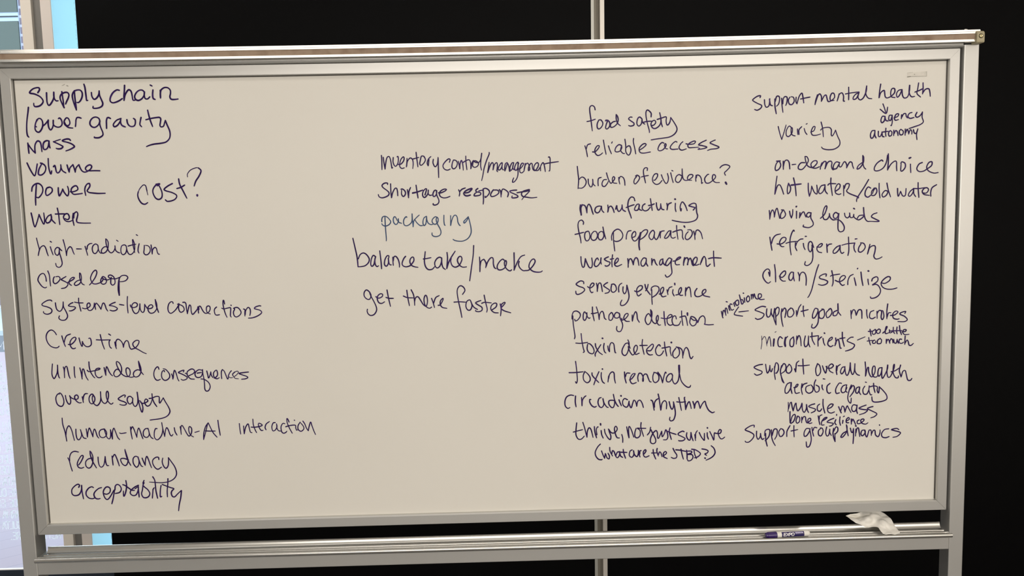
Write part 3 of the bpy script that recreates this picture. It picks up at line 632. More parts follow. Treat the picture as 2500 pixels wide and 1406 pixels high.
('human-machine-ai interaction','P','29:-2291,576 -2290,540 -2281,499 -2276,450;29:-2278,481 -2272,513 -2261,532 -2253,528 -2245,507 -2240,480 -2235,453;29:-2223,514 -2224,486 -2220,462 -2210,456 -2199,470 -2195,485 -2199,511;29:-2199,511 -2193,488 -2186,467 -2172,461;29:-2168,514 -2166,493 -2165,469;29:-2165,469 -2160,496 -2152,518 -2146,507 -2140,486 -2136,470;29:-2136,470 -2132,495 -2125,512 -2119,500 -2113,474 -2105,462;29:-2074,511 -2092,506 -2101,491 -2097,470 -2080,464 -2065,475 -2062,493 -2071,511;29:-2073,510 -2067,484 -2060,463 -2048,457 -2041,475 -2040,506;29:-2040,506 -2037,484 -2033,455;29:-2033,455 -2031,489 -2022,514 -2015,498 -2005,465 -1995,451;29:-1993,487 -1984,484 -1958,487;29:-1933,518 -1932,487 -1928,452;29:-1931,504 -1923,519 -1916,507 -1909,483 -1903,461;29:-1903,461 -1899,489 -1890,511 -1883,494 -1876,467 -1871,452;29:-1840,508 -1856,505 -1867,488 -1865,466 -1849,459 -1837,472 -1837,493 -1842,508;29:-1840,508 -1835,481 -1828,460 -1817,451;29:-1793,505 -1802,504 -1809,483 -1809,457 -1797,444 -1782,453 -1769,473 -1763,500 -1766,537;29:-1766,537 -1762,503 -1755,461;29:-1755,461 -1749,493 -1741,509 -1733,496 -1726,472 -1718,463 -1710,472;29:-1701,508 -1698,486 -1689,467;29:-1669,512 -1667,491 -1666,470;29:-1667,492 -1665,512 -1658,519 -1647,498 -1634,470 -1624,460 -1612,475 -1609,500 -1618,512 -1624,504 -1624,485 -1616,465 -1602,455;29:-1593,479 -1569,486;29:-1520,529 -1535,508 -1546,473 -1549,439;29:-1549,439 -1536,479 -1523,524;29:-1519,529 -1510,507 -1496,475 -1477,450;29:-1536,486 -1508,484 -1484,484;29:-1467,542 -1464,503 -1459,460;29:-1354,521 -1353,494 -1350,463;29:-1332,507 -1332,486 -1331,465;29:-1331,465 -1322,499 -1308,518 -1303,499 -1298,474 -1289,469;29:-1281,543 -1280,514 -1273,488 -1265,469;29:-1292,500 -1274,499 -1249,502 -1233,508 -1239,516 -1250,520 -1253,510 -1247,491 -1238,480 -1230,481;29:-1214,484 -1218,496 -1211,515 -1193,528;29:-1163,521 -1174,519 -1182,499 -1178,477 -1165,480 -1155,498 -1156,514;29:-1156,514 -1155,491 -1148,477 -1136,474;29:-1112,514 -1123,515 -1133,497 -1131,471 -1121,462 -1109,466 -1103,473;29:-1089,522 -1095,538 -1100,540 -1099,519 -1089,490 -1075,461;29:-1108,497 -1085,503 -1057,504 -1055,489 -1051,477 -1046,479;29:-1060,532 -1059,530;29:-1030,520 -1042,501 -1042,480 -1027,470 -1012,483 -1015,499 -1027,515;29:-1015,525 -1006,510 -998,487 -989,472;29:-989,472 -983,496 -974,519 -968,499 -959,470 -951,450'),
('redundancy','P','31:-2277,358 -2271,342 -2265,310 -2259,285;31:-2269,342 -2267,365 -2257,385 -2240,393 -2219,389;31:-2223,318 -2210,334 -2196,360 -2198,370 -2208,365 -2224,341 -2230,321 -2224,305 -2209,300 -2196,305;31:-2150,354 -2170,349 -2184,334 -2184,311 -2171,299 -2157,307 -2147,330 -2144,361 -2151,385 -2157,392;31:-2157,392 -2156,368 -2146,333 -2129,299;31:-2117,358 -2117,332 -2112,309 -2100,303 -2087,320 -2079,360;31:-2079,360 -2078,331 -2073,312 -2063,310;31:-2042,362 -2041,336 -2040,312;31:-2040,353 -2029,370 -2022,361 -2014,335 -2007,307;31:-1956,338 -1978,347 -1995,346 -1997,334 -1988,315 -1974,308 -1963,319 -1959,339 -1965,371 -1971,397;31:-1971,391 -1964,351 -1954,325 -1946,308;31:-1903,352 -1918,357 -1931,344 -1931,318 -1917,297 -1904,309 -1901,332 -1905,351;31:-1904,349 -1898,326 -1891,305 -1882,299;31:-1883,346 -1876,325 -1869,306;31:-1869,306 -1866,334 -1858,355 -1851,342 -1843,313 -1836,292;31:-1794,336 -1796,348 -1810,348 -1826,335 -1828,315 -1817,292 -1802,283 -1783,294;31:-1773,343 -1777,322 -1771,299 -1759,287 -1747,301 -1743,327 -1743,345;31:-1743,345 -1730,324 -1713,295 -1705,266 -1708,245 -1723,226 -1749,213 -1783,208 -1819,210;22:-1819,210 -1853,213'),
('acceptability','P','35:-2232,195 -2227,206 -2235,212 -2251,204 -2268,186 -2271,165 -2263,152 -2247,150 -2231,157 -2219,179 -2216,205;35:-2216,205 -2216,173 -2211,130;35:-2154,191 -2162,196 -2179,189 -2194,169 -2194,149 -2181,134 -2164,130 -2153,133;35:-2111,190 -2127,185 -2147,168 -2154,151 -2147,133 -2134,128 -2122,130;35:-2099,156 -2084,153 -2068,163 -2065,183 -2076,193 -2090,189 -2102,169 -2101,146 -2092,127 -2080,125 -2065,142 -2045,174;35:-2042,175 -2048,148 -2054,124 -2062,99;35:-2040,176 -2036,197 -2024,205 -2011,196 -2006,178 -2016,161 -2039,155;35:-1978,225 -1976,198 -1981,169 -1989,146 -1995,139 -1996,152 -1995,168;35:-1996,203 -1984,198 -1964,182 -1951,172 -1936,170;35:-1913,197 -1933,188 -1954,171 -1959,154 -1947,142 -1930,144 -1918,164 -1913,187;35:-1914,198 -1914,164 -1913,132;35:-1932,179 -1919,187;35:-1881,223 -1889,208;35:-1882,210 -1887,201 -1893,172 -1899,149 -1892,131 -1878,127 -1862,134 -1855,151 -1864,171 -1880,186 -1885,192;35:-1836,174 -1840,147 -1843,124;35:-1837,171 -1829,182;35:-1833,242 -1824,223 -1822,193 -1821,164 -1815,123;35:-1792,193 -1797,170 -1800,141 -1799,130 -1792,132;35:-1753,229 -1756,197 -1761,163 -1762,129;35:-1785,198 -1764,189 -1743,180 -1725,173 -1735,162 -1740,148 -1735,131 -1723,128 -1709,141 -1686,162;35:-1685,161 -1691,123 -1701,85 -1707,50'),
('inventory control/management','P','30:-541,1919 -540,1891 -541,1846;30:-532,1909 -530,1887 -525,1849;30:-525,1849 -520,1880 -513,1906 -502,1913 -495,1897 -491,1868 -489,1853 -485,1856;30:-480,1907 -482,1885 -476,1866 -467,1863 -457,1878 -454,1901 -456,1912 -460,1910;30:-455,1871 -441,1873 -427,1889 -424,1904 -429,1909 -441,1896 -448,1873 -447,1858 -437,1850 -425,1853;30:-409,1901 -411,1879 -414,1857;30:-412,1861 -408,1884 -397,1900 -388,1902 -380,1892 -378,1872 -381,1848;30:-361,1931 -359,1905 -356,1876 -354,1856;30:-379,1897 -363,1901 -347,1905;30:-327,1912 -335,1909 -341,1887 -344,1871 -336,1864 -321,1877 -314,1893 -321,1909 -328,1911;30:-301,1861 -305,1875 -298,1895 -285,1908;30:-300,1861 -295,1893;30:-273,1893 -275,1874 -265,1855 -253,1869 -248,1903;30:-248,1900 -248,1862 -248,1799;30:-190,1876 -186,1890 -195,1893 -212,1879 -224,1860 -218,1843 -202,1836 -187,1841;30:-163,1887 -169,1886 -176,1867 -177,1849 -167,1842 -154,1853 -149,1871 -155,1884 -163,1886;30:-144,1880 -140,1862 -137,1841;30:-137,1842 -135,1867 -128,1884 -123,1875 -120,1855 -119,1834;30:-104,1906 -104,1877 -100,1836;30:-118,1874 -107,1881 -90,1887 -82,1880 -79,1861 -80,1840;30:-78,1844 -75,1865 -65,1882 -69,1865 -69,1853 -58,1847 -44,1854 -39,1867 -48,1878 -58,1882;30:-65,1882 -56,1874 -41,1871 -31,1879 -24,1898 -21,1919;30:-21,1918 -26,1885 -28,1854 -24,1832;30:18,1922 17,1912 4,1883 -10,1843 -18,1805 -25,1778;30:16,1871 13,1849 7,1819;30:8,1819 18,1847 27,1865 34,1869 38,1859 35,1832;30:36,1833 43,1857 54,1869 59,1860 58,1841 56,1827 60,1822;30:83,1868 75,1862 64,1843 64,1831 73,1833 82,1847 85,1866;30:85,1866 83,1847 85,1834 91,1831;30:110,1868 101,1862 97,1843 97,1825;30:98,1826 105,1845 110,1861;30:110,1867 116,1857 120,1838 121,1824 125,1823;30:144,1867 135,1865 125,1846 124,1832 130,1828 138,1840 144,1865;30:144,1865 139,1846 140,1835 154,1828;30:170,1861 166,1869 157,1862 149,1844 149,1831 158,1828 165,1843 167,1864;30:167,1864 166,1839 165,1807 159,1786 146,1769 136,1766 137,1776 142,1788;30:168,1834 177,1835 190,1849 195,1861 186,1862 178,1847 174,1828 177,1816 187,1814 198,1824;30:204,1861 201,1842 197,1824;30:198,1830 203,1851 212,1861 219,1861 225,1846 227,1831 221,1824 220,1834 224,1848 233,1861 240,1858 241,1842 245,1828 256,1824 269,1841 273,1856 267,1864 257,1858 249,1844 250,1829 262,1823 273,1827 280,1839;30:283,1822 284,1845 295,1863 301,1857 305,1838 308,1817;30:326,1891 330,1892 334,1882 333,1852 331,1823 327,1820;30:306,1857 327,1861 377,1867'),
('shortage response','P','34:-515,1769 -515,1776 -527,1777 -538,1772 -544,1763 -537,1752 -519,1738 -509,1726 -513,1713 -530,1704 -548,1701 -561,1707 -565,1718;34:-499,1772 -499,1755 -499,1728 -497,1700;34:-497,1701 -490,1726 -478,1747 -469,1748 -465,1734 -464,1710;34:-446,1743 -439,1744 -428,1736 -423,1722 -429,1709 -437,1706 -444,1718 -443,1738;34:-413,1740 -410,1719 -408,1698;34:-408,1708 -405,1731 -396,1751;34:-367,1762 -364,1734 -359,1696;43:-386,1722 -365,1726 -333,1736;34:-322,1711 -317,1726 -313,1740 -319,1742 -331,1729 -335,1711 -329,1699 -320,1700 -308,1715 -304,1735;34:-304,1735 -305,1717 -297,1708 -288,1709;34:-260,1725 -265,1734 -274,1730 -281,1714 -279,1703 -270,1703 -262,1716 -260,1732;34:-262,1730 -261,1709 -252,1686 -251,1673 -258,1662 -272,1657 -281,1660 -281,1665;34:-251,1720 -238,1720 -217,1729 -210,1737 -223,1738 -240,1729 -247,1716 -243,1702 -229,1694 -211,1694 -193,1700;34:-146,1733 -141,1718 -144,1701;34:-140,1725 -128,1736 -111,1742;43:-112,1716 -93,1720 -78,1735 -81,1738 -97,1733 -112,1725 -120,1714 -114,1704 -102,1701 -86,1705;34:-46,1738 -56,1730 -54,1721 -39,1718 -31,1713 -35,1704 -53,1700 -66,1701 -63,1711 -54,1717;34:-41,1725 -22,1729;34:-18,1735 -18,1706 -18,1678 -20,1656;34:-22,1727 -13,1737 0,1736 12,1726 14,1715 5,1701 -8,1690 -9,1697;34:35,1729 27,1719 20,1705 24,1695 41,1697 59,1708 63,1719 55,1727 37,1728;34:66,1729 71,1723 74,1708 74,1691;34:75,1703 79,1725 87,1732 102,1724 112,1713 112,1703 108,1691;34:156,1725 136,1724 122,1721 123,1715 142,1706 159,1697 161,1689 146,1685 131,1686 132,1695;34:158,1711 183,1715 213,1719 223,1726 209,1724 190,1718 181,1705 187,1692 208,1687 234,1683 261,1685;26:224,1719 211,1705 195,1690 182,1674'),
('packaging','B','28:-552,1577 -552,1589 -547,1601 -535,1605 -522,1599 -510,1585 -506,1574 -515,1561 -532,1554 -545,1557 -552,1564 -552,1568;28:-535,1604 -535,1572 -534,1534 -532,1490 -533,1476;28:-472,1582 -480,1599 -486,1601 -492,1590 -490,1571 -480,1561 -470,1568 -466,1591;28:-466,1590 -464,1573 -449,1566;28:-421,1597 -425,1600 -435,1589 -439,1573 -435,1557 -422,1553 -406,1561 -395,1577 -393,1614;28:-393,1614 -392,1585 -390,1547;28:-390,1547 -385,1577 -372,1593 -356,1607;28:-380,1584 -370,1568 -354,1553 -340,1552;28:-319,1600 -331,1592 -337,1576 -337,1559 -331,1552 -322,1564 -318,1600;28:-318,1598 -317,1581 -310,1564 -296,1556 -286,1558;28:-262,1593 -273,1596 -286,1585 -290,1572 -282,1559 -269,1559 -259,1571 -258,1588 -265,1590 -268,1580 -263,1560 -250,1535 -245,1516 -251,1500 -268,1493 -284,1495 -292,1503 -292,1513;28:-227,1603 -228,1576 -226,1555 -222,1550;28:-192,1600 -193,1572 -194,1548;28:-193,1550 -187,1575 -177,1597 -166,1602 -158,1591 -155,1566 -148,1551 -143,1547;28:-100,1592 -114,1579 -124,1568 -122,1560 -112,1568 -102,1584 -100,1593;28:-100,1593 -93,1565 -87,1529 -89,1504 -104,1480 -129,1467 -153,1466 -173,1470 -183,1476'),
('balance take/make','P','34:-707,1494 -698,1447 -689,1395 -686,1344;34:-683,1386 -672,1408 -655,1416 -639,1407 -626,1385 -630,1366 -647,1350 -667,1345 -684,1344;34:-592,1395 -604,1402 -614,1385 -619,1357 -613,1345 -603,1354 -597,1376 -592,1395;34:-592,1395 -597,1376 -595,1354 -587,1343 -578,1347;34:-569,1425 -566,1389 -564,1361 -563,1331;34:-523,1388 -523,1398 -533,1397 -544,1377 -547,1353 -537,1344 -527,1358 -526,1384;34:-526,1384 -523,1360 -518,1351 -511,1350;34:-502,1390 -502,1368 -501,1347;34:-500,1371 -496,1391 -486,1394 -475,1379 -469,1356 -469,1337;34:-435,1393 -445,1381 -454,1359 -451,1345 -436,1338 -419,1341 -408,1348 -393,1368 -393,1385 -401,1388 -411,1377 -413,1361 -405,1345 -389,1337 -372,1334;34:-331,1415 -334,1392 -337,1364 -332,1337 -318,1321 -298,1322 -284,1335;34:-342,1377 -324,1379 -302,1383;34:-246,1380 -258,1384 -272,1376 -283,1357 -281,1338 -271,1328 -257,1337 -248,1359 -246,1379;34:-246,1379 -246,1351 -240,1329 -228,1319;34:-217,1408 -215,1381 -218,1348 -221,1323;34:-220,1326 -211,1353 -197,1380 -174,1414;34:-196,1377 -199,1361 -192,1339 -177,1330 -163,1334 -152,1343 -140,1368 -143,1384 -153,1385 -163,1371 -161,1354 -149,1336 -135,1329 -117,1330;34:-76,1441 -80,1391 -90,1331 -102,1256;34:-47,1380 -46,1354 -46,1329 -47,1303;34:-46,1329 -40,1356 -29,1366 -23,1366 -15,1351 -13,1339 -16,1323;34:-14,1330 -5,1353 10,1373 21,1375 25,1365 25,1342 30,1323 38,1317;34:82,1361 74,1366 60,1356 47,1337 45,1319 54,1310 69,1311 84,1320 92,1336 94,1351 90,1358 84,1351 84,1334 92,1317 104,1306 114,1304 120,1309;34:135,1398 135,1370 135,1337 133,1306;34:133,1307 144,1333 157,1359 172,1378 191,1385;34:161,1352 157,1337 164,1318 179,1304 193,1303 212,1306 233,1327 245,1349 240,1362 229,1360 217,1344 212,1323 220,1308 236,1297 257,1293 274,1294 282,1299'),
('get there faster','P','32:-624,1193 -632,1210 -647,1221 -659,1209 -660,1189 -647,1173 -632,1172 -624,1189;32:-630,1203 -624,1186 -610,1158 -599,1130 -599,1109 -612,1090 -630,1085 -643,1094 -648,1108 -646,1119;32:-599,1184 -585,1176 -567,1183 -563,1195 -574,1199 -588,1189 -592,1171 -584,1152 -569,1148 -554,1156;32:-539,1218 -533,1177 -524,1131;32:-546,1179 -530,1174 -507,1173;32:-435,1214 -431,1174 -424,1132;32:-454,1184 -433,1175 -402,1173;32:-412,1216 -401,1191 -397,1163 -396,1133;32:-396,1152 -390,1173 -377,1178 -364,1159 -351,1137 -336,1127 -328,1151 -331,1179 -339,1184 -346,1165 -343,1137 -331,1121 -317,1116 -307,1122;32:-306,1168 -299,1147 -292,1119;32:-296,1143 -284,1171 -265,1182;32:-272,1130 -261,1133 -247,1156 -246,1167 -259,1154 -261,1135 -251,1119 -227,1113;32:-142,1185 -129,1205 -136,1223 -151,1231 -165,1220 -170,1196 -164,1147 -155,1101 -149,1063;32:-188,1145 -157,1146 -126,1143;32:-97,1142 -105,1155 -121,1146 -126,1121 -117,1102 -103,1102 -94,1121 -97,1142;32:-98,1142 -85,1117 -65,1103;32:-46,1150 -60,1146 -74,1138 -61,1127 -42,1114 -42,1098 -58,1091 -74,1094 -75,1099;32:-28,1178 -22,1143 -14,1105 -17,1087;32:-42,1135 -26,1140 9,1136;32:12,1099 33,1114 37,1131 25,1134 9,1122 6,1101 22,1085 44,1082;32:56,1129 60,1103 56,1066;32:59,1110 63,1127 77,1137 82,1134 71,1120 60,1106 77,1092 110,1081'),
('food safety','P','32:572,2128 568,2143 556,2150 545,2142 544,2121 549,2082 553,2046 556,2021;32:529,2069 550,2073 572,2080;32:590,2075 582,2057 582,2037 591,2030 605,2041 611,2059 602,2075 592,2076;32:625,2071 636,2071 630,2056 625,2035 633,2029 645,2041 647,2059 639,2072 627,2075;32:676,2067 664,2064 651,2052 653,2037 669,2040 685,2055 691,2073 688,2091 681,2102;32:681,2100 681,2079 687,2058 702,2044;32:763,2086 754,2087 745,2078 756,2068 772,2056 771,2045 755,2041 745,2044;32:815,2076 803,2086 792,2077 788,2053 798,2040 811,2052 815,2076;32:815,2076 818,2058 829,2049;32:862,2086 862,2105 845,2121 836,2112 836,2088 843,2051 852,2018 853,2006;32:820,2058 841,2063 866,2064;32:863,2042 875,2043 886,2056 881,2067 869,2064 861,2048 869,2030 884,2026 903,2038 912,2056 912,2077;32:907,2106 913,2077 915,2053 921,2034;32:894,2072 915,2078 940,2084 940,2064 943,2046 950,2043 960,2058 964,2080;32:964,2080 980,2057 995,2030 995,2012 982,1994 958,1981 927,1976 890,1972 862,1968'),
('reliable access','P','31:516,1945 523,1922 529,1889;31:523,1928 530,1949 546,1955;31:556,1913 570,1914 588,1933 590,1944 579,1942 568,1924 570,1906 582,1894 597,1898 608,1907;31:613,1972 619,1935 626,1899;31:639,1942 645,1923 654,1901;31:656,1956 659,1963;31:707,1943 693,1947 678,1934 673,1916 683,1910 699,1915 708,1930 707,1943;31:707,1939 702,1918 713,1903 723,1901;31:725,1974 729,1942 729,1912 739,1894 749,1896 756,1917 751,1937 741,1939 730,1930;31:770,1977 769,1959 776,1926 781,1898;31:799,1916 819,1928 835,1943 828,1950 813,1943 799,1925 803,1906 822,1901 857,1906;31:928,1950 918,1953 905,1941 897,1920 905,1911 924,1917 939,1937 936,1947 931,1938 938,1922 947,1920;31:996,1954 988,1957 973,1946 961,1928 970,1917 1001,1918;31:1027,1955 1016,1945 1007,1927 1013,1915 1025,1912 1045,1918;31:1044,1944 1059,1941 1084,1943 1093,1954 1084,1957 1062,1947 1053,1935 1059,1924 1081,1924 1109,1925;31:1149,1960 1124,1949 1109,1937 1127,1933 1152,1925 1139,1918 1107,1914 1115,1920;31:1196,1960 1183,1955 1169,1946 1186,1937 1215,1924 1204,1916 1173,1913 1156,1907'),
('burden of evidence?','P','30:475,1840 478,1805 481,1770 477,1725;30:481,1770 496,1784 510,1780 520,1762 515,1742 499,1728 481,1728;30:531,1773 532,1752 541,1734 550,1736 555,1755 554,1772;30:555,1769 557,1748 567,1737;30:583,1738 582,1757 585,1775 599,1781;30:627,1769 612,1767 603,1750 606,1736 618,1734 631,1749 636,1760;30:627,1803 633,1781 640,1763 650,1749 664,1763 670,1776 663,1783 657,1770 662,1752 680,1748;30:691,1778 692,1762 696,1744;30:692,1769 700,1783 714,1777 721,1761 723,1737;30:779,1784 784,1781 773,1767 770,1750 778,1743 794,1760 800,1777 788,1788 779,1784;30:840,1811 841,1823 830,1825 821,1815 821,1794 826,1769 831,1747;30:809,1778 826,1782 846,1785;30:874,1760 881,1761 893,1778 893,1792 879,1791 868,1772 870,1751 886,1738 903,1742 917,1757;30:914,1787 923,1764 937,1742 947,1749 951,1770 946,1793;30:963,1796 969,1770 976,1745;30:969,1808 975,1805;30:1018,1781 1006,1786 992,1776 988,1755 1002,1745 1016,1758 1023,1782 1023,1815;30:1023,1793 1027,1768 1037,1756 1055,1757 1076,1771 1078,1783 1062,1784 1051,1771 1055,1757 1073,1755;30:1096,1781 1094,1767 1095,1749;30:1097,1767 1101,1781 1115,1777 1124,1759 1125,1738 1131,1742;30:1162,1784 1154,1781 1141,1762 1147,1741 1164,1739 1185,1753 1198,1768 1194,1780 1184,1779 1182,1758 1196,1742 1219,1740;30:1221,1816 1231,1826 1249,1832 1268,1827 1272,1818 1256,1801 1245,1790 1250,1777;52:1251,1740 1256,1731'),
('manufacturing','P','34:488,1641 486,1617 493,1587;47:492,1588 490,1623 497,1641;34:497,1641 510,1637 518,1623 522,1598;34:522,1602 524,1630 533,1643 543,1629 550,1605 555,1590;34:598,1630 585,1632 569,1625 564,1608 574,1597 588,1604 599,1631;34:599,1631 601,1610 611,1598;34:632,1636 633,1617 631,1599;34:633,1603 638,1624 649,1630 659,1616 665,1597;34:673,1614 679,1633 680,1619 687,1603 696,1605 705,1620 707,1636;34:707,1632 710,1611 724,1601;34:774,1655 769,1671 755,1675 742,1660 737,1635 740,1611 751,1579 755,1565;34:728,1621 747,1628 770,1635;34:793,1638 783,1634 772,1613 777,1605 790,1608 797,1627 797,1636;34:796,1630 797,1611 811,1604;34:827,1638 816,1630 813,1613 825,1602 841,1605 855,1620;34:856,1664 860,1636 865,1603;34:846,1629 860,1631 876,1637;34:887,1642 889,1621 897,1604 908,1614 910,1637;34:910,1631 915,1610 927,1605;34:942,1638 945,1620 943,1604;34:945,1620 951,1634 966,1641;34:987,1637 986,1612 990,1594;52:985,1659 987,1658;34:1018,1608 1016,1596 1012,1618 1018,1638 1026,1643 1039,1625 1049,1598;34:1097,1620 1094,1632 1079,1635 1058,1624 1069,1619 1090,1613;34:1097,1620 1097,1613 1099,1588 1104,1567 1094,1548 1065,1538 1030,1537 994,1543 970,1549;34:1081,1600 1090,1610'),
('food preparation','P','31:502,1539 503,1551 493,1561 479,1554 474,1534 478,1500 486,1466 489,1441;31:458,1487 482,1492 504,1497;31:524,1502 512,1496 508,1476 513,1456 523,1452 533,1462 536,1479 531,1499 524,1503;31:556,1500 544,1485 542,1465 552,1454 567,1458 576,1478 571,1496 563,1501 556,1499;31:593,1499 583,1491 579,1471 586,1457 599,1457 609,1474 606,1494 596,1500;31:605,1522 610,1494 619,1460;31:651,1452 650,1473 660,1496 680,1509 697,1502 709,1481 705,1461 690,1448 673,1445 663,1449;31:660,1494 660,1456 663,1422 666,1395;31:727,1456 729,1477 737,1496 753,1500;31:759,1463 774,1470 778,1486 771,1495 759,1483 757,1463 767,1446 781,1449 795,1469 803,1487;47:803,1487 796,1452 794,1422 797,1398;31:798,1469 808,1489 825,1502 839,1500 837,1485 821,1465 796,1449;31:877,1487 869,1499 855,1488 847,1468 857,1451 869,1457 877,1487;31:877,1487 875,1464 885,1450 896,1463 906,1492;31:906,1490 907,1458;31:906,1480 913,1492 928,1495;31:963,1494 950,1492 936,1473 929,1458 939,1456 953,1469 963,1494;31:963,1492 963,1465 973,1455 987,1460;31:993,1521 994,1495 1000,1449;31:973,1487 997,1495 1019,1497 1024,1481 1024,1460 1029,1447;43:1033,1517 1036,1511;31:1054,1487 1042,1473 1039,1453 1051,1446 1068,1459 1076,1479 1068,1496 1051,1497;31:1083,1489 1088,1469 1090,1445;31:1091,1469 1096,1491 1108,1494 1122,1478 1130,1448'),
('waste management','P','34:487,1369 488,1342 494,1316 503,1316 508,1341 510,1358;34:510,1358 517,1338 530,1312 543,1312 547,1334 544,1361;34:579,1350 574,1360 564,1350 557,1327 565,1315 579,1323 591,1343 593,1360;34:593,1360 591,1343 594,1327;34:632,1365 618,1359 611,1352 625,1342 640,1335 633,1320 619,1316 614,1320;34:654,1375 650,1341 651,1311;34:642,1352 660,1355;34:667,1327 682,1341 684,1354 677,1356 667,1341 665,1322 678,1314 702,1323;34:734,1353 736,1329 736,1307;34:737,1326 741,1346 750,1352 758,1339 763,1320;34:763,1320 767,1342 777,1357 787,1348 793,1316;34:831,1352 817,1354 804,1334 807,1314 820,1314 831,1334 832,1350;34:832,1350 832,1327 840,1311;34:861,1350 861,1316;34:862,1326 868,1343 875,1343 881,1326 890,1314;34:920,1347 908,1342 902,1325 907,1315 917,1325 920,1347;34:919,1345 922,1325 932,1313;34:968,1344 953,1351 939,1334 934,1318 942,1311 956,1324 966,1342;34:966,1342 963,1317 967,1286 966,1269 952,1254 939,1251 932,1262;34:974,1334 990,1337 1013,1350 1010,1355 996,1348 985,1330 990,1315 1008,1315;34:1035,1351 1030,1329 1029,1310;34:1030,1322 1037,1344 1049,1350 1054,1335 1049,1313;34:1051,1313 1054,1332 1064,1348 1071,1335 1076,1314 1084,1309 1098,1327 1101,1347 1091,1351 1079,1334 1083,1314 1098,1310 1112,1315;34:1130,1347 1122,1327 1118,1312;34:1122,1323 1132,1347 1139,1355 1147,1340 1149,1312 1156,1302 1171,1314;34:1188,1382 1189,1345 1193,1301;34:1162,1343 1186,1347 1229,1344'),
('sensory experience','P','33:500,1226 498,1237 483,1241 465,1231 460,1223 474,1213 497,1204 504,1192 490,1178 470,1170 459,1174 457,1187;33:520,1210 533,1202 550,1213 554,1224 545,1228 534,1215 532,1193 540,1178 548,1180;33:567,1227 571,1206 571,1183;33:573,1199 577,1222 587,1228 593,1215 598,1182;33:626,1229 616,1224 605,1213 619,1201 636,1188 629,1176 612,1172;33:648,1219 644,1197 647,1181 659,1177 672,1190 669,1210 659,1220 646,1219;33:685,1178 684,1200 690,1216 702,1224;33:708,1204 707,1182 715,1167 725,1182 728,1213;33:728,1212 735,1182 739,1152 731,1126 714,1108 696,1106 694,1120 701,1134;33:769,1181 784,1176 807,1190 809,1206 794,1207 781,1191 781,1167 789,1154 804,1164;33:824,1214 831,1189 852,1159;33:841,1214 836,1193 827,1180;33:860,1185 860,1146 862,1107;33:857,1182 860,1197 877,1205 895,1199 898,1181 883,1158 863,1145;33:900,1161 913,1164 923,1184 920,1197 908,1187 906,1168 916,1147 936,1150;33:941,1183 946,1157;33:945,1173 953,1193 968,1199;33:973,1183 971,1166 979,1149;43:982,1216 983,1208;33:988,1154 1006,1159 1017,1178 1016,1193 1006,1185 1002,1165 1012,1152 1024,1152;33:1041,1191 1039,1168 1039,1148;33:1040,1171 1049,1189 1059,1194 1065,1180 1069,1142;33:1100,1186 1090,1170 1089,1153 1098,1143 1115,1144 1132,1154 1147,1168 1145,1180 1133,1175 1128,1161 1138,1147 1168,1139'),
('pathogen detection','P','31:435,1040 436,1060 444,1078 461,1081 477,1069 478,1052 465,1034 452,1029 449,1038;31:439,1056 441,1013 446,973 449,946 446,933;31:512,1064 502,1076 495,1062 495,1038 503,1031 511,1044 515,1071;31:514,1071 516,1051 525,1041 531,1044;31:544,1101 545,1067 553,1027;31:538,1066 555,1067 571,1071;31:565,1101 575,1066 579,1033;31:579,1033 583,1063 595,1077 603,1065 607,1042 616,1032;31:644,1069 632,1055 632,1031 645,1029 654,1048 649,1066 643,1070;31:687,1063 672,1069 661,1057 662,1042 677,1039 689,1050 687,1063;31:687,1063 690,1040 702,1010 703,990 693,968 678,967 671,979 673,994;31:700,1036 699,1027 717,1033 733,1052 730,1062 717,1056 710,1036 722,1021 740,1019;31:755,1053 755,1032 756,1020;31:756,1020 763,1051 773,1070 780,1058 783,1031 793,1013;31:853,1043 843,1058 830,1047 824,1023 836,1000 851,1009 859,1039 860,1066 853,1079;31:853,1079 856,1043 863,1016 879,1004 892,1022 894,1042 889,1047 883,1032 886,1012 896,996 906,996;31:924,1067 926,1034 931,992;31:909,1033 936,1029 962,1037 967,1046 956,1050 942,1034 942,1007 955,993 969,996;31:990,1026 986,1041 974,1040 967,1020 974,996 990,991 1004,995 1014,1014;31:1018,1068 1019,1038 1025,990;31:1009,1035 1029,1040 1039,1038 1045,1018 1050,989;43:1049,1056 1050,1044;31:1065,1027 1062,1004 1075,987 1092,993 1098,1013 1088,1030 1072,1037 1067,1031 1082,1017 1100,1016 1103,1003;31:1105,1005 1115,1029 1132,1039 1143,1025 1143,999 1140,994 1162,990 1188,991'),
('toxin detection','P','32:482,960 485,925 492,883 497,864 492,858;32:453,910 479,908 516,912;32:515,899 513,876 522,857 541,850 550,863 544,885 529,903 516,905;32:557,904 560,885 575,859 594,844;32:586,898 569,872 556,850 556,836;32:604,904 601,884 605,861 613,852;47:595,932 597,931;32:623,890 626,870 632,859;32:632,859 633,889 642,907 655,900 659,873 662,855 666,852;32:729,904 715,897 700,868 701,846 714,836 727,849 736,880 737,903 731,920;32:732,903 743,874;32:733,884 736,868 746,848 758,838 777,860 781,882 773,890 763,876 763,857 772,841 791,847;32:809,920 807,888 817,840;32:795,888 834,888;32:837,859 853,860 867,883 861,894 845,881 831,865 834,846 847,836 862,837;32:904,882 897,890 886,880 878,861 884,838 899,831 913,841 921,856;32:926,904 929,872 938,828;32:913,871 935,874 956,876 957,852 963,828;52:963,900 964,899;32:986,868 971,846 973,823 987,816 1004,832 1006,854 1000,869 989,875;32:989,875 1011,868 1022,851 1024,814;32:1025,828 1033,860 1044,871 1055,853 1061,824 1069,810 1079,822'),
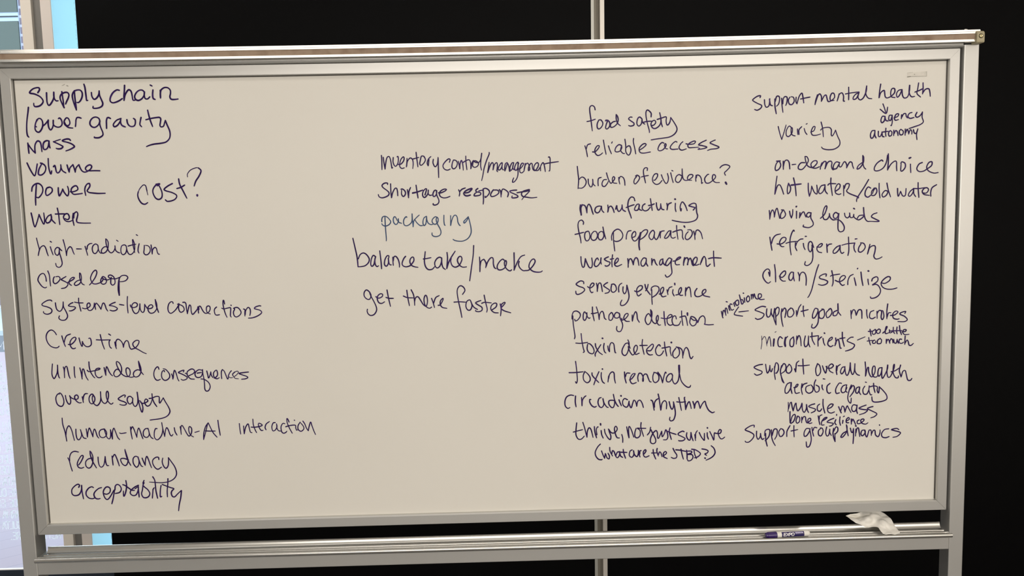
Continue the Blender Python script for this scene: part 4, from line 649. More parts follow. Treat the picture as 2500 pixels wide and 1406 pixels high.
('toxin removal','P','32:450,811 454,776 457,737 458,709 453,693 448,701;32:415,751 451,751 490,754;32:498,754 490,733 493,708 510,694 525,704 526,723 514,742 498,756;32:537,747 539,732 558,709 573,693;30:574,752 558,716 546,682;32:587,747 586,724 592,699 603,688;52:593,766 594,765;32:626,727 622,695;32:626,714 631,736 644,749 655,742 657,713 662,688;32:711,747 713,715 720,687;32:716,721 723,740 740,740;32:738,703 751,711 767,733 765,737 753,733 741,711 744,691 755,682 774,688;32:785,694 782,716 789,737 802,735 811,715 812,696 808,695 809,712 817,731 830,731 838,711 846,692 854,689;32:870,741 863,720 865,695 877,685 893,697 895,720 884,736 868,741;32:890,741 906,716 915,682;32:915,684 922,716 930,740 935,735;32:969,721 963,731 949,728 936,709 938,690 953,688 966,705 969,724;32:969,721 968,698 976,679 985,676 998,691 1004,723 1004,776;52:1004,774 1005,736;32:1006,730 1014,694 1029,671 1048,656 1061,656 1066,665'),
('circadian rhythm','P','34:437,626 420,629 400,620 390,598 391,571 404,557 416,561;34:447,623 445,592 449,564;34:479,614 480,592 481,569;34:481,569 484,599 494,616 503,623;34:529,602 523,602 523,587 534,568 548,560 558,564;34:584,611 573,606 567,585 574,563 587,557 598,573 593,604;34:594,605 600,581 613,560 622,556;34:656,593 639,595 626,591 626,573 639,556 650,557 656,576 656,593;34:650,627 656,598 665,575 676,560;34:680,596 686,579 693,563;47:691,618 692,616;34:725,596 710,602 700,589 702,567 717,555 728,562 734,587;34:734,587 735,570 745,551 754,577 760,592 769,584 775,559;34:775,559 780,584 793,591 804,575 811,551;34:852,590 861,581 869,534;34:871,551 871,574 880,590 893,598;34:891,622 897,592 904,533;34:905,535 911,569 925,585 936,572 935,540;34:950,579 956,553 965,537 973,552 973,578;34:973,577 980,544 983,510 974,480 959,473 952,481 954,494;34:1002,600 1008,570 1016,529;34:991,577 1017,574 1039,577;34:1034,601 1032,596 1036,569 1039,533;34:1040,539 1049,565 1058,576 1064,561 1069,538;34:1078,576 1084,557 1086,538;34:1087,542 1091,564 1103,577 1110,564 1117,537;34:1117,539 1129,563 1143,576 1149,555 1162,528 1181,513 1194,516'),
('thrive, not just survive','P','33:451,476 447,442 446,411 457,388 474,386 491,402;33:432,426 456,432 482,438;33:484,478 493,448 505,396;33:505,396 508,429 517,447 528,436 538,394;33:546,453 548,424 557,391;33:559,408 556,435 562,450 567,450;33:582,430 585,407 593,388;43:579,468 580,460;33:600,437 604,415 619,388 631,380 634,399 626,422 622,437;33:622,437 637,417 656,417 669,436 662,452 654,440 658,413 667,390 680,387;33:693,406 698,385 698,362;33:720,447 725,419 732,386;33:732,388 730,430 734,449 745,430 758,389;33:771,437 764,414 765,391 778,385 792,398 792,425 777,438 794,437 823,436;33:798,468 797,440 811,392;33:849,441 844,416 831,399;33:851,427 860,408 875,377 875,358 862,350 849,358 849,381 864,411 879,422 886,407 886,384 892,380 901,399 909,418;33:909,414 912,387 924,406 931,425 939,409 942,386 935,371 918,370;33:954,435 950,413 961,371;33:939,417 961,407 987,398;33:1030,412 1021,415 1002,406 998,396 1017,386 1035,374 1024,363 1005,362 1000,364;33:1045,406 1043,387 1052,368 1063,368 1067,406;33:1067,406 1071,383 1079,360;33:1088,394 1092,361;33:1092,375 1093,401 1102,416;33:1112,405 1123,381 1138,360;33:1140,362 1140,400;33:1155,403 1156,384 1162,367;47:1156,430 1157,428;33:1169,409 1181,384 1190,361;33:1192,364 1194,399 1203,398 1225,398 1231,413 1222,418 1214,398 1225,371 1237,367 1250,376'),
('(what are the JTBD?)','P','34:577,356 562,340 549,313 552,290 565,273 580,269 586,271;34:583,318 590,297 599,276;34:599,278 603,304;34:605,300 612,279 623,273 625,288 618,304;34:627,336 629,315 642,288;34:638,300 642,317 651,311 658,288;34:679,310 668,308 660,287 669,278 679,291 681,312;34:680,310 686,287 697,279;34:700,323 703,302 712,274;34:687,308 720,306;34:748,319 737,312 733,289 746,278 757,292 756,315;34:756,313 761,292 774,281 781,296 782,315;34:782,315 785,295 791,278;34:789,295 791,312 798,314;34:813,295 823,310 819,318 809,306 811,285 822,277 840,284;34:862,318 865,293 876,265;34:854,299 882,299;34:884,323 882,308 890,281;34:891,289 897,304 905,296 910,277;34:916,280 934,295 929,305 918,296 919,277 938,266;34:970,321 979,302 990,284 987,269 972,266 960,272;34:985,313 1009,310 1043,302;34:1013,316 1018,289 1026,260;34:1043,309 1046,284 1046,260;34:1046,304 1069,303 1069,293 1048,286 1072,284 1078,268 1067,253 1052,250 1048,258;34:1084,308 1087,287 1097,261;34:1071,314 1091,310 1115,294 1117,283 1102,270 1087,266;34:1127,314 1147,310 1160,302 1155,291 1143,286 1151,278;43:1143,263 1145,261;34:1177,330 1192,315 1198,292 1188,273 1170,260 1149,251'),
('support mental health','P','32:1429,2172 1431,2181 1415,2179 1394,2165 1392,2157 1415,2143 1437,2132 1433,2118 1415,2108 1401,2112;32:1452,2160 1454,2136 1462,2122 1476,2131 1480,2165;32:1478,2163 1483,2135 1494,2129;32:1506,2163 1507,2127 1514,2088;32:1508,2151 1515,2175 1527,2176 1531,2162 1526,2138 1515,2126;32:1542,2166 1544,2130 1549,2094;32:1548,2138 1550,2162 1558,2174 1570,2169 1569,2145 1563,2129;32:1585,2171 1577,2157 1581,2137 1595,2133 1607,2149 1603,2169 1591,2173;32:1617,2170 1616,2148 1622,2136;32:1622,2138 1632,2172 1646,2190 1652,2172 1657,2140;32:1640,2160 1665,2165 1689,2169;32:1728,2180 1720,2154 1716,2130;32:1718,2138 1730,2174 1740,2184 1749,2170 1749,2146;32:1751,2150 1763,2173 1773,2177 1778,2161 1784,2145 1798,2147 1817,2164 1814,2184 1802,2185 1794,2165 1798,2149 1815,2150;32:1841,2182 1837,2164 1831,2146;32:1833,2152 1841,2178 1855,2187 1864,2171 1864,2147 1870,2144;32:1890,2215 1891,2183 1891,2151;32:1874,2181 1906,2186 1945,2190;32:1945,2186 1927,2178 1915,2162 1917,2152 1932,2158 1945,2186;32:1945,2188 1940,2162 1952,2149 1969,2161 1982,2193 1984,2219;32:1984,2219 1980,2181 1993,2158 2012,2154;32:2057,2227 2052,2191 2049,2157;32:2051,2159 2058,2183 2075,2195 2079,2179 2082,2163 2092,2156 2112,2164 2130,2182 2130,2202 2116,2202 2110,2182 2114,2162 2133,2157;32:2167,2197 2151,2193 2141,2177 2145,2159 2157,2169 2169,2197;32:2169,2197 2172,2169 2182,2154 2199,2160 2208,2188 2210,2218;32:2208,2218 2207,2180 2219,2160 2236,2161;32:2255,2229 2251,2199 2248,2175 2267,2157;32:2237,2183 2260,2191 2276,2199;32:2278,2229 2279,2199 2277,2173;32:2279,2179 2292,2196 2309,2198 2315,2182 2318,2160'),
('agency autonomy','P','30:2071,2126 2079,2106 2088,2078;30:2057,2099 2088,2077 2096,2109;34:2082,2062 2069,2062 2062,2042 2068,2030 2080,2040 2084,2062;32:2083,2060 2088,2042 2100,2038;32:2121,2067 2106,2066 2103,2046 2113,2041 2121,2065;32:2121,2065 2122,2033 2118,2015 2114,2015;32:2131,2053 2150,2061 2154,2073 2141,2071 2133,2053 2138,2041 2154,2044;32:2170,2068 2169,2048;32:2171,2056 2180,2072 2191,2074 2195,2060 2201,2052;32:2224,2079 2211,2075 2203,2060 2214,2049 2235,2053;32:2250,2079 2243,2063 2251,2054 2267,2062 2279,2080;32:2279,2080 2278,2054 2285,2030 2269,2016 2240,2006 2211,1997;32:2032,1991 2017,1989 2009,1971 2012,1953 2022,1954 2030,1974 2032,1991;32:2032,1989 2032,1966 2039,1952;32:2050,1986 2051,1962 2061,1960 2069,1978;32:2069,1982 2072,1961 2081,1957;32:2089,2001 2088,1977 2090,1959;32:2073,1982 2102,1985;32:2112,1989 2104,1977 2107,1961 2119,1964 2121,1981 2112,1989;32:2131,1990 2131,1962;32:2133,1972 2141,1988 2150,1980 2154,1962;32:2168,1994 2160,1984 2164,1967 2177,1967 2181,1983 2168,1994;32:2191,1995 2191,1963;32:2193,1975 2201,1993 2207,1983 2210,1968;32:2210,1971 2218,1991 2226,1982 2226,1968;32:2234,1990 2239,1974 2249,1972 2257,1994;32:2257,1994 2251,1966 2254,1939'),
('variety','P','28:1525,2022 1533,1989 1544,1955;28:1544,1955 1556,1993 1566,2029;28:1597,2012 1582,2023 1568,2001 1568,1976 1581,1970 1597,1988 1599,2012 1593,2012 1593,1988 1601,1976 1614,1972;28:1626,2007 1628,1979;28:1634,1979 1634,2003 1648,2019;28:1661,2009 1667,1990 1676,1978;28:1671,2031 1677,2034;28:1696,1990 1712,1997 1718,2016 1708,2016 1698,1994 1704,1975 1725,1973 1747,1979;28:1749,2040 1757,2009 1762,1964;28:1747,1999 1759,2009 1790,2012 1803,2000 1803,1975 1809,1968 1819,1983 1825,1997;28:1825,1997 1836,1967 1849,1938 1845,1916 1821,1900 1788,1897 1761,1903 1753,1912'),
('on-demand choice','P','32:1518,1844 1538,1845;32:1532,1846 1518,1833 1511,1810 1515,1796 1530,1802 1540,1821 1534,1840 1522,1844;32:1553,1843 1554,1801;32:1554,1816 1561,1843 1574,1848 1584,1835 1588,1802;32:1600,1824 1619,1826;32:1666,1833 1646,1832 1633,1815 1635,1801 1654,1799 1674,1821 1685,1844 1677,1863 1667,1865;32:1667,1865 1671,1841 1681,1817 1697,1808 1712,1809 1730,1828 1728,1841 1712,1840 1699,1825 1705,1807 1724,1803 1743,1810;32:1748,1797 1751,1816 1757,1831;32:1751,1812 1766,1835 1778,1834 1776,1815 1773,1798;32:1773,1800 1786,1830 1801,1838 1809,1830 1807,1811 1814,1794 1825,1797;32:1850,1829 1832,1833 1819,1818 1817,1799 1833,1799 1846,1821;32:1848,1829 1848,1810 1858,1808 1871,1830 1879,1832 1887,1817 1887,1801;32:1887,1803 1902,1830 1914,1828 1918,1812 1924,1797;32:1968,1826 1949,1812 1942,1794 1957,1800 1974,1826 1976,1853 1971,1864;32:1971,1863 1972,1826 1978,1803 1988,1792;32:2077,1832 2069,1837 2046,1821 2033,1798 2037,1783 2059,1784 2082,1799 2096,1827 2101,1862;32:2105,1869 2106,1831 2103,1785;32:2104,1789 2120,1815 2139,1830 2149,1826 2150,1799 2152,1780;32:2172,1818 2178,1826 2194,1818 2196,1798 2183,1780 2173,1780 2173,1803 2174,1818;32:2223,1813 2224,1794 2226,1769;47:2216,1844 2224,1847;32:2285,1820 2268,1812 2257,1789 2269,1774 2292,1775 2311,1786 2334,1803 2336,1822 2320,1819 2309,1796 2319,1776 2347,1764 2370,1766'),
('hot water/cold water','P','32:1521,1766 1516,1729 1510,1672;32:1511,1676 1523,1714 1535,1721 1545,1706 1557,1672;32:1582,1728 1576,1701 1578,1674 1590,1684 1593,1705 1585,1722 1583,1728;32:1608,1755 1617,1716 1623,1662;43:1597,1718 1617,1720 1648,1723;32:1686,1726 1687,1691 1693,1658;32:1693,1658 1701,1683 1704,1710;32:1704,1710 1718,1679 1732,1669 1734,1690 1731,1715;32:1774,1716 1753,1709 1741,1682 1749,1670 1765,1682 1774,1708;32:1774,1714 1776,1685 1788,1668;32:1805,1750 1805,1719 1814,1659;32:1790,1714 1799,1721 1832,1720;32:1829,1680 1850,1695 1854,1714 1842,1718 1829,1695 1831,1672 1847,1664 1859,1667;32:1873,1710 1874,1656;32:1876,1694 1885,1717 1902,1717 1899,1698 1889,1681 1905,1667 1948,1649 1952,1643;30:2004,1738 1982,1700 1952,1654 1943,1635 1943,1624;32:2016,1693 2002,1699 1989,1680 1987,1657 2001,1646 2018,1657;32:2035,1693 2022,1676 2022,1656 2038,1656 2049,1675 2043,1693 2033,1683 2026,1664;32:2060,1717 2061,1679 2066,1641;32:2108,1674 2092,1678 2077,1659 2083,1645 2100,1655 2110,1678;32:2101,1717 2109,1681 2122,1645;32:2158,1688 2159,1665 2163,1647 2174,1672;32:2174,1672 2186,1649 2200,1652 2203,1687;32:2244,1686 2225,1671 2216,1652 2225,1646 2239,1663 2244,1686;32:2244,1682 2245,1659 2255,1643;32:2266,1716 2267,1686 2272,1639;30:2242,1686 2271,1685 2302,1689;32:2291,1662 2311,1661 2322,1677 2314,1688 2299,1685 2289,1670 2299,1654 2327,1648;32:2335,1644 2334,1665 2341,1688 2364,1703'),
('moving liquids','P','32:1482,1588 1484,1565 1485,1542;32:1485,1549 1490,1576 1499,1591 1507,1576 1509,1553;32:1509,1556 1515,1587 1523,1599 1529,1579 1537,1546;32:1546,1590 1558,1590;32:1554,1588 1542,1567 1544,1546 1560,1551 1568,1567 1560,1586;32:1589,1582 1593,1562 1599,1547;32:1599,1547 1605,1566 1606,1591;32:1626,1581 1626,1544;43:1624,1605 1626,1607;32:1644,1573 1642,1546;32:1644,1553 1655,1572 1665,1576 1673,1556 1677,1549;32:1702,1571 1688,1572 1679,1560 1687,1548 1698,1556 1704,1571;32:1702,1567 1702,1544 1714,1521 1713,1505 1693,1494 1670,1497 1662,1501 1664,1508;32:1753,1541 1774,1562 1786,1596 1782,1606 1772,1593 1765,1562 1771,1537 1787,1535 1798,1550 1800,1565;32:1800,1565 1804,1546 1818,1532 1833,1532;32:1849,1560 1833,1570 1821,1557 1825,1541 1839,1541 1850,1564;32:1850,1564 1847,1533 1846,1502 1848,1479 1858,1468 1874,1472 1880,1486 1877,1501 1865,1519 1849,1531 1833,1532;32:1880,1565 1884,1548 1896,1540 1907,1551 1907,1565;32:1907,1565 1911,1543 1925,1543 1929,1558;32:1929,1558 1931,1543 1947,1531 1959,1529 1978,1542 1985,1557;43:1928,1589 1933,1586;32:1980,1553 1958,1550 1947,1535;32:1980,1592 1983,1561 1990,1534 2002,1520 2017,1519;32:2052,1563 2032,1556 2023,1543 2041,1532 2064,1520 2053,1517 2017,1519'),
('refrigeration','P','32:1486,1448 1491,1416 1498,1379;32:1495,1415 1503,1441 1518,1458 1542,1464;32:1525,1412 1545,1411 1565,1423 1572,1439 1562,1446 1548,1440 1538,1421 1541,1405 1551,1397 1561,1397;32:1615,1477 1611,1482 1602,1467 1594,1439 1593,1407 1596,1375 1600,1352;32:1572,1414 1593,1420 1628,1423;32:1622,1417 1622,1393 1630,1374;32:1624,1400 1631,1419 1647,1433 1662,1435;32:1664,1411 1667,1392 1674,1378;32:1674,1448 1680,1448;32:1719,1389 1709,1415 1699,1420 1691,1408 1691,1382 1700,1366 1708,1375 1712,1404;32:1710,1401 1714,1369 1715,1333 1707,1308 1688,1294 1673,1299 1676,1315;32:1736,1391 1754,1390 1765,1403 1759,1408 1744,1398 1736,1381 1745,1365 1762,1360;32:1788,1405 1790,1383 1792,1360;32:1789,1389 1799,1402 1815,1405;32:1860,1396 1841,1388 1824,1369 1825,1356 1838,1358 1854,1375 1860,1396;32:1860,1391 1861,1368 1869,1354 1880,1359;32:1903,1439 1905,1406 1906,1367 1902,1342;30:1869,1397 1899,1404 1937,1407;32:1937,1407 1933,1389 1936,1370 1943,1358;32:1939,1428 1949,1429;32:1970,1401 1959,1382 1958,1363 1971,1358 1988,1372 1993,1388 1984,1404 1968,1407;32:2018,1398 2012,1374 2006,1347;32:2007,1350 2018,1381 2038,1391 2047,1383 2045,1358 2040,1335 2050,1320 2068,1322 2084,1330'),
('clean/sterilize','P','32:1481,1263 1487,1242;32:1487,1242 1488,1265 1481,1279 1468,1278 1454,1262 1451,1240 1463,1217 1479,1205 1492,1213;32:1512,1303 1517,1264 1519,1211;32:1538,1241 1553,1234 1570,1250 1570,1266 1559,1265 1543,1247 1543,1228 1556,1215 1571,1214;32:1614,1259 1601,1260 1590,1243 1590,1224 1601,1217 1611,1233 1614,1259;32:1613,1257 1614,1233 1619,1213;32:1638,1258 1645,1238 1645,1213;32:1646,1238 1653,1254 1665,1259 1677,1247 1682,1221 1681,1189;30:1747,1297 1736,1265 1724,1217 1712,1166 1699,1134 1691,1123;32:1787,1235 1788,1246 1772,1245 1753,1234 1756,1223 1779,1216 1796,1206 1789,1193 1767,1187 1747,1192;32:1817,1263 1824,1231 1825,1199 1820,1181;32:1811,1234 1821,1239 1860,1244;32:1837,1211 1857,1203 1880,1213 1891,1229 1879,1236 1863,1224 1860,1201 1874,1184 1886,1187;32:1904,1187 1905,1210 1915,1232 1932,1241;32:1938,1222 1943,1202 1948,1181;32:1954,1270 1956,1273;32:1973,1252 1978,1214 1985,1180;32:2011,1213 2013,1197 2016,1183;52:2012,1257 2015,1256;32:2032,1203 2036,1216 2054,1225 2064,1219 2063,1203 2048,1190 2036,1182 2055,1185 2071,1173 2080,1150 2072,1128 2053,1114 2031,1111 2026,1119;32:2084,1192 2103,1189 2127,1204 2130,1220 2116,1224 2093,1208 2082,1189 2091,1169 2114,1158 2143,1157 2167,1163'),
('microbiome','P','31:1230,1061 1235,1038 1239,1025;31:1237,1038 1239,1060 1245,1065 1252,1051 1255,1038;31:1252,1056 1252,1075 1259,1075 1265,1049;31:1269,1090 1272,1073 1276,1064;31:1256,1112 1262,1110;31:1287,1096 1278,1099 1276,1086 1285,1066 1296,1070;31:1296,1103 1302,1085;31:1297,1103 1304,1109;31:1315,1118 1304,1109 1311,1091 1322,1096 1322,1115 1315,1120;31:1326,1146 1333,1119 1339,1097 1348,1106 1341,1121 1333,1117;31:1352,1130 1355,1106;39:1347,1155 1349,1154;31:1372,1140 1363,1125 1370,1108 1381,1118 1378,1136 1372,1141;31:1389,1146 1392,1122;31:1390,1138 1396,1148 1400,1126;31:1400,1131 1405,1150 1411,1131 1422,1122 1442,1132 1442,1147 1429,1148 1427,1130 1438,1119 1459,1120'),
('support good microbes','P','32:1324,1055 1375,1060;31:1322,1082 1300,1048 1307,1039 1344,1032;32:1466,1079 1447,1082 1423,1073 1410,1063 1434,1053 1458,1040 1447,1020 1425,1013 1412,1019;32:1473,1068 1471,1041 1478,1024 1491,1032 1497,1067;32:1497,1067 1497,1045 1506,1025;32:1515,1069 1510,1032 1513,1010 1523,981;32:1523,981 1521,1031 1518,1058 1530,1075 1539,1066 1535,1040 1519,1023;32:1554,1066 1550,1035 1555,995 1561,971;32:1556,1052 1567,1070 1576,1056 1570,1019;32:1600,1069 1585,1052 1587,1025 1605,1023 1618,1042 1611,1064 1600,1070;32:1631,1055 1633,1024;32:1635,1033 1644,1068 1656,1087;32:1668,1078 1668,1050 1673,1021;32:1657,1050 1694,1058;32:1745,1061 1731,1063 1719,1035 1719,1013 1732,1017 1745,1043 1747,1059;32:1747,1056 1750,1017 1746,982 1729,960 1714,963 1717,980;32:1771,1056 1754,1043 1754,1015 1772,1010 1782,1029 1778,1056 1767,1060;32:1810,1059 1791,1038 1796,1013 1811,1020 1822,1041 1815,1061 1804,1057;32:1848,1050 1831,1041 1829,1024 1846,1025 1855,1049 1854,1087;32:1852,1085 1855,1045 1870,1023;32:1923,1048 1926,1004;32:1925,1026 1934,1050 1945,1047 1952,1021;32:1952,1023 1964,1049 1980,1046 1983,1004;32:2008,1050 2009,1024 2014,1004;32:2046,1045 2028,1036 2024,1010 2038,1001 2055,1009;32:2063,1040 2065,1002;32:2064,1027 2074,1044 2088,1039 2086,1008 2093,995 2101,1012 2096,1039 2090,1044;32:2120,1078 2116,1038 2117,999;32:2118,1008 2125,1029 2138,1031;32:2136,1016 2158,1018 2176,1033 2164,1039 2149,1024 2152,1002 2170,995 2183,997;32:2213,1025 2217,1036 2193,1030 2187,1021 2211,1010 2227,992 2212,981 2177,982'),
('micronutrients','P','17:1446,923 1448,888 1444,852;17:1448,901 1461,920 1470,905 1475,867;26:1474,878 1487,918 1494,895 1497,866;43:1513,904 1510,867;17:1518,941 1524,945;32:1558,907 1544,916 1534,894 1538,865 1558,863;52:1575,911 1571,884 1574,864;32:1571,902 1586,917;32:1617,914 1600,897 1600,866 1615,863 1620,888 1617,914;32:1635,918 1633,874;32:1635,896 1646,920 1655,904 1659,864;32:1681,917 1675,882 1681,859 1695,872 1698,917;32:1698,912 1699,877 1706,857;32:1716,934 1718,898 1732,869;32:1707,912 1751,917;32:1751,915 1749,889 1750,860;32:1749,889 1760,904 1769,910;32:1776,901 1780,879 1787,863;43:1783,930 1785,928;32:1804,883 1824,896 1824,907 1809,896 1802,870 1816,856 1831,862;32:1844,902 1846,877 1840,860;32:1842,873 1857,895 1864,873 1869,848 1876,846;32:1879,932 1881,894 1891,856;32:1866,898 1894,902;32:1938,904 1923,902 1906,885 1928,873 1946,862 1937,844 1915,834 1898,830;26:1962,888 2002,904'),
('too little too much','P','31:2028,944 2031,926 2035,908;31:2019,933 2041,934;31:2057,943 2041,932 2044,917 2057,921 2059,938 2054,943;31:2076,945 2063,934 2068,921 2081,925 2083,940 2074,945;31:2097,922 2112,937 2120,955 2114,955 2110,933 2112,919 2130,923;31:2132,939 2134,923 2145,925 2152,936;31:2153,952 2154,929 2161,918;31:2173,953 2171,931 2174,916;31:2186,960 2189,935 2198,911;31:2134,932 2174,933 2200,933;31:2200,926 2218,928 2222,937 2209,937 2205,921 2216,911 2238,912;31:2022,900 2025,882 2032,859;31:2014,881 2042,884;31:2053,885 2043,879 2045,868 2058,870 2060,881;31:2084,894 2071,885 2069,867 2087,867 2091,885 2082,893;31:2117,888 2117,866;31:2118,875 2126,888 2133,877 2136,866;31:2135,875 2142,890 2151,883 2153,867;31:2157,887 2160,869 2171,867 2175,887;31:2175,885 2182,864;31:2199,886 2188,886 2186,869 2200,864 2210,870;31:2218,903 2217,881 2217,857;31:2218,864 2228,881 2235,872 2240,854 2251,852 2263,862'),
('support overall health','P','32:1452,769 1430,766 1407,755 1422,743 1449,731 1445,718 1422,711 1409,719;32:1469,769 1473,740 1479,721 1489,738 1492,763;32:1492,761 1494,736 1500,728 1506,745;32:1517,756 1517,718 1522,685;32:1517,745 1524,775 1536,767 1538,740 1529,721 1523,720;32:1555,759 1549,729 1555,698 1569,665;32:1569,665 1559,678 1551,717;32:1551,744 1566,770 1578,758 1574,732 1555,717;32:1597,766 1582,747 1582,724 1597,718 1610,735 1604,758 1593,766;32:1625,740 1631,724;32:1631,724 1633,753 1636,772 1648,783;32:1669,792 1671,756 1675,710;32:1644,757 1669,756 1705,759;32:1748,764 1739,735 1744,704 1755,702 1766,723 1760,754 1748,766;32:1775,753 1783,730 1793,713 1798,734 1800,751;32:1794,749 1802,740 1821,739 1834,752 1824,762 1809,749 1814,725 1833,713;32:1851,751 1850,725 1854,703;32:1853,724 1857,747 1872,758;32:1895,744 1882,741 1873,720 1880,706 1893,723 1897,746;32:1896,743 1901,708 1911,698 1922,727 1925,765;32:1925,765 1928,726 1938,701 1947,718 1950,760;32:1950,760 1951,722 1962,702 1976,696;32:2005,768 2009,728 2008,690;32:2010,693 2017,732 2024,737 2025,716 2035,691 2046,687 2059,711 2059,740 2049,742 2044,716 2050,689 2066,684 2075,692;32:2095,735 2080,730 2075,703 2081,688 2092,703 2097,733;32:2097,735 2096,699 2100,676 2111,691 2126,725 2129,748;32:2127,748 2124,710 2130,683 2142,684 2153,705 2162,732 2163,751 2158,740 2158,705 2170,680 2184,677 2187,687;32:2147,711 2168,716 2188,729;32:2197,746 2191,716 2201,681;32:2203,685 2210,711 2223,715 2229,695 2238,664 2253,662 2260,672'),
('aerobic capacity','P','32:1601,666 1586,658 1575,632 1577,610 1591,612 1606,639 1609,666;32:1607,666 1606,635 1613,606;32:1623,638 1638,642 1645,655 1636,653 1627,630 1633,607 1653,610;32:1666,658 1663,629 1669,600;32:1666,637 1674,654 1693,661;32:1708,649 1689,640 1688,617 1705,605 1724,616 1725,637 1714,651;32:1740,677 1733,658 1733,628 1743,610 1758,617 1758,638 1742,649;32:1775,648 1775,634 1781,621;32:1780,682 1790,680;32:1817,656 1802,641 1802,614 1812,602 1822,606;32:1879,655 1866,655 1849,625 1852,601 1869,603;32:1902,646 1887,639 1878,620 1884,604 1899,608 1910,631;32:1908,646 1903,615 1911,604;32:1933,644 1922,615 1915,580 1919,557 1931,545 1934,572;32:1928,622 1941,641 1950,630 1945,607 1926,580;32:1973,633 1960,625 1957,606 1966,598 1977,617 1979,633;32:1978,631 1976,606 1985,590;32:2006,636 1996,617 2001,594 2018,593 2027,612;32:2030,637 2029,612 2037,589 2045,588;32:2009,658 2015,656;32:2053,650 2055,627 2062,600;32:2030,631 2055,636 2074,630 2073,611 2081,597 2084,618 2084,632;32:2084,630 2105,610 2125,583 2125,561 2099,550 2065,547 2049,554 2045,577'),
('muscle mass','P','22:1593,558 1594,531 1592,506;26:1595,523 1603,554 1610,558;32:1610,558 1614,534 1620,511;32:1620,511 1628,542 1635,553 1637,534 1645,510 1660,529 1667,552;32:1668,548 1670,517 1680,501 1691,521 1692,544;32:1692,542 1697,513 1704,499;32:1736,546 1717,541 1704,532 1725,523 1740,517 1737,506 1718,497;32:1763,544 1752,534 1752,511 1765,505 1775,518;32:1781,570 1782,534 1792,494;32:1807,517 1826,525 1836,540 1822,542 1807,525 1809,502 1825,493 1844,499;32:1866,527 1874,508 1881,492;32:1880,508 1885,529 1895,523 1901,496;32:1901,499 1912,530 1920,518 1934,493;32:1966,531 1946,535 1937,518 1943,500 1958,502 1966,525;32:1966,533 1964,505 1969,487;32:2015,532 1992,524 1977,515 2000,508 2023,504 2008,489 1980,480;32:2052,523 2035,519 2023,512 2047,499 2074,483 2062,468 2042,461'),
('bone resilience','P','32:1603,507 1603,476 1604,445;32:1606,445 1615,480 1628,491 1632,479 1623,453 1608,441;32:1642,475 1636,456 1642,442 1655,452 1655,473 1645,481 1640,475;32:1667,475 1667,444;32:1669,459 1676,476 1686,476 1690,455 1696,443 1703,446 1716,458 1712,468 1701,462 1701,447 1709,439 1722,442;32:1756,480 1760,457 1766,431;32:1762,460 1764,478 1777,485;32:1778,450 1795,460 1804,469 1791,467 1776,448 1776,429 1789,429;32:1841,464 1818,455 1805,444 1826,439 1839,435 1830,424 1818,421;32:1852,456 1847,439 1855,427;32:1856,485 1856,479;32:1875,471 1873,446 1878,424;32:1891,451 1889,434;32:1898,474 1892,471;32:1910,447 1925,456 1921,466 1910,456 1910,439 1923,437;32:1936,458 1937,429;32:1939,444 1944,456 1952,444 1960,426;32:1979,451 1969,445 1971,431 1987,433 2005,448 2001,456 1988,450 1994,433 2014,427 2027,434'),
('support group dynamics','P','32:1409,427 1409,437 1390,434 1365,419 1363,411 1386,401 1407,386 1404,367 1383,346 1366,345 1361,351;32:1423,404 1423,376 1431,359 1442,372 1444,391;32:1444,391 1448,368 1455,358 1463,363;32:1472,390 1473,355 1481,320;32:1467,379 1470,406 1488,413 1495,402 1490,374 1475,355 1469,350;32:1503,409 1505,370 1513,343 1525,321;32:1507,378 1516,409 1528,414 1535,404 1532,377 1521,356;32:1553,414 1543,396 1549,373 1562,374 1572,392 1566,409 1554,415;32:1587,370 1587,395 1593,411 1604,430;32:1625,429 1625,402 1627,367;32:1610,400 1646,407;32:1707,411 1692,410 1681,389 1683,369 1696,373 1710,396 1713,411;32:1711,407 1718,372 1720,345 1711,314 1697,310 1693,338;32:1723,417 1727,391 1733,368;32:1729,399 1736,416 1750,414;32:1773,412 1759,398 1760,375 1773,369 1784,390 1780,409 1769,414;32:1803,417 1798,389 1804,368 1815,373 1820,404;32:1820,404 1821,385 1829,369;32:1841,408 1838,381 1842,357 1850,335;32:1850,335 1848,380;32:1842,392 1853,415 1863,411 1863,392 1850,376;32:1911,390 1892,379 1881,360 1892,360 1911,386 1914,414 1910,427;32:1910,425 1915,394 1921,365;32:1932,407 1938,386 1945,384 1949,405;32:1949,401 1950,358 1948,321;32:1962,401 1961,362;32:1963,381 1968,404 1976,406 1980,385 1984,359;43:1961,419 1963,417;32:2008,395 1995,392 1990,373 1999,363 2013,380 2012,395;32:2011,393 2015,368 2023,356 2030,379 2035,393 2045,391 2047,363;32:2048,371 2056,390 2066,390 2070,366 2084,356 2093,374 2094,393;34:2090,421 2091,418;32:2141,398 2118,394 2103,373 2107,354 2126,349 2144,355;32:2196,392 2183,399 2156,393 2172,387 2199,379 2205,371 2188,355 2165,350')]

for text, kind, data in INK:
    mb = MB()
    k = 0
    for st in data.split(';'):
        w, pts = st.split(':')
        pts = [tuple(int(c) / 2000.0 for c in q.split(',')) for q in pts.split()]
        if kind == 'S':
            vs, fs = ribbon(smooth_path(pts), int(w) / 10000.0, ends=(0.3, 0.3), wob=0.3)
        else:
            vs, fs = ribbon(smooth_path(pts), int(w) / 10000.0)
        k += 1
        mb.add(lift(vs, -0.0003 - (k % 6) * 6e-5), fs)
    o = mb.build('grey_smudge' if kind == 'S' else 'handwritten_text', {'P': PURPLE, 'B': BLUE, 'S': SMUDGE}[kind], surf, recalc=False)
    o['label'] = 'faint grey smear' if kind == 'S' else ('%s handwriting reading "%s"' % ('blue' if kind == 'B' else 'purple', text))

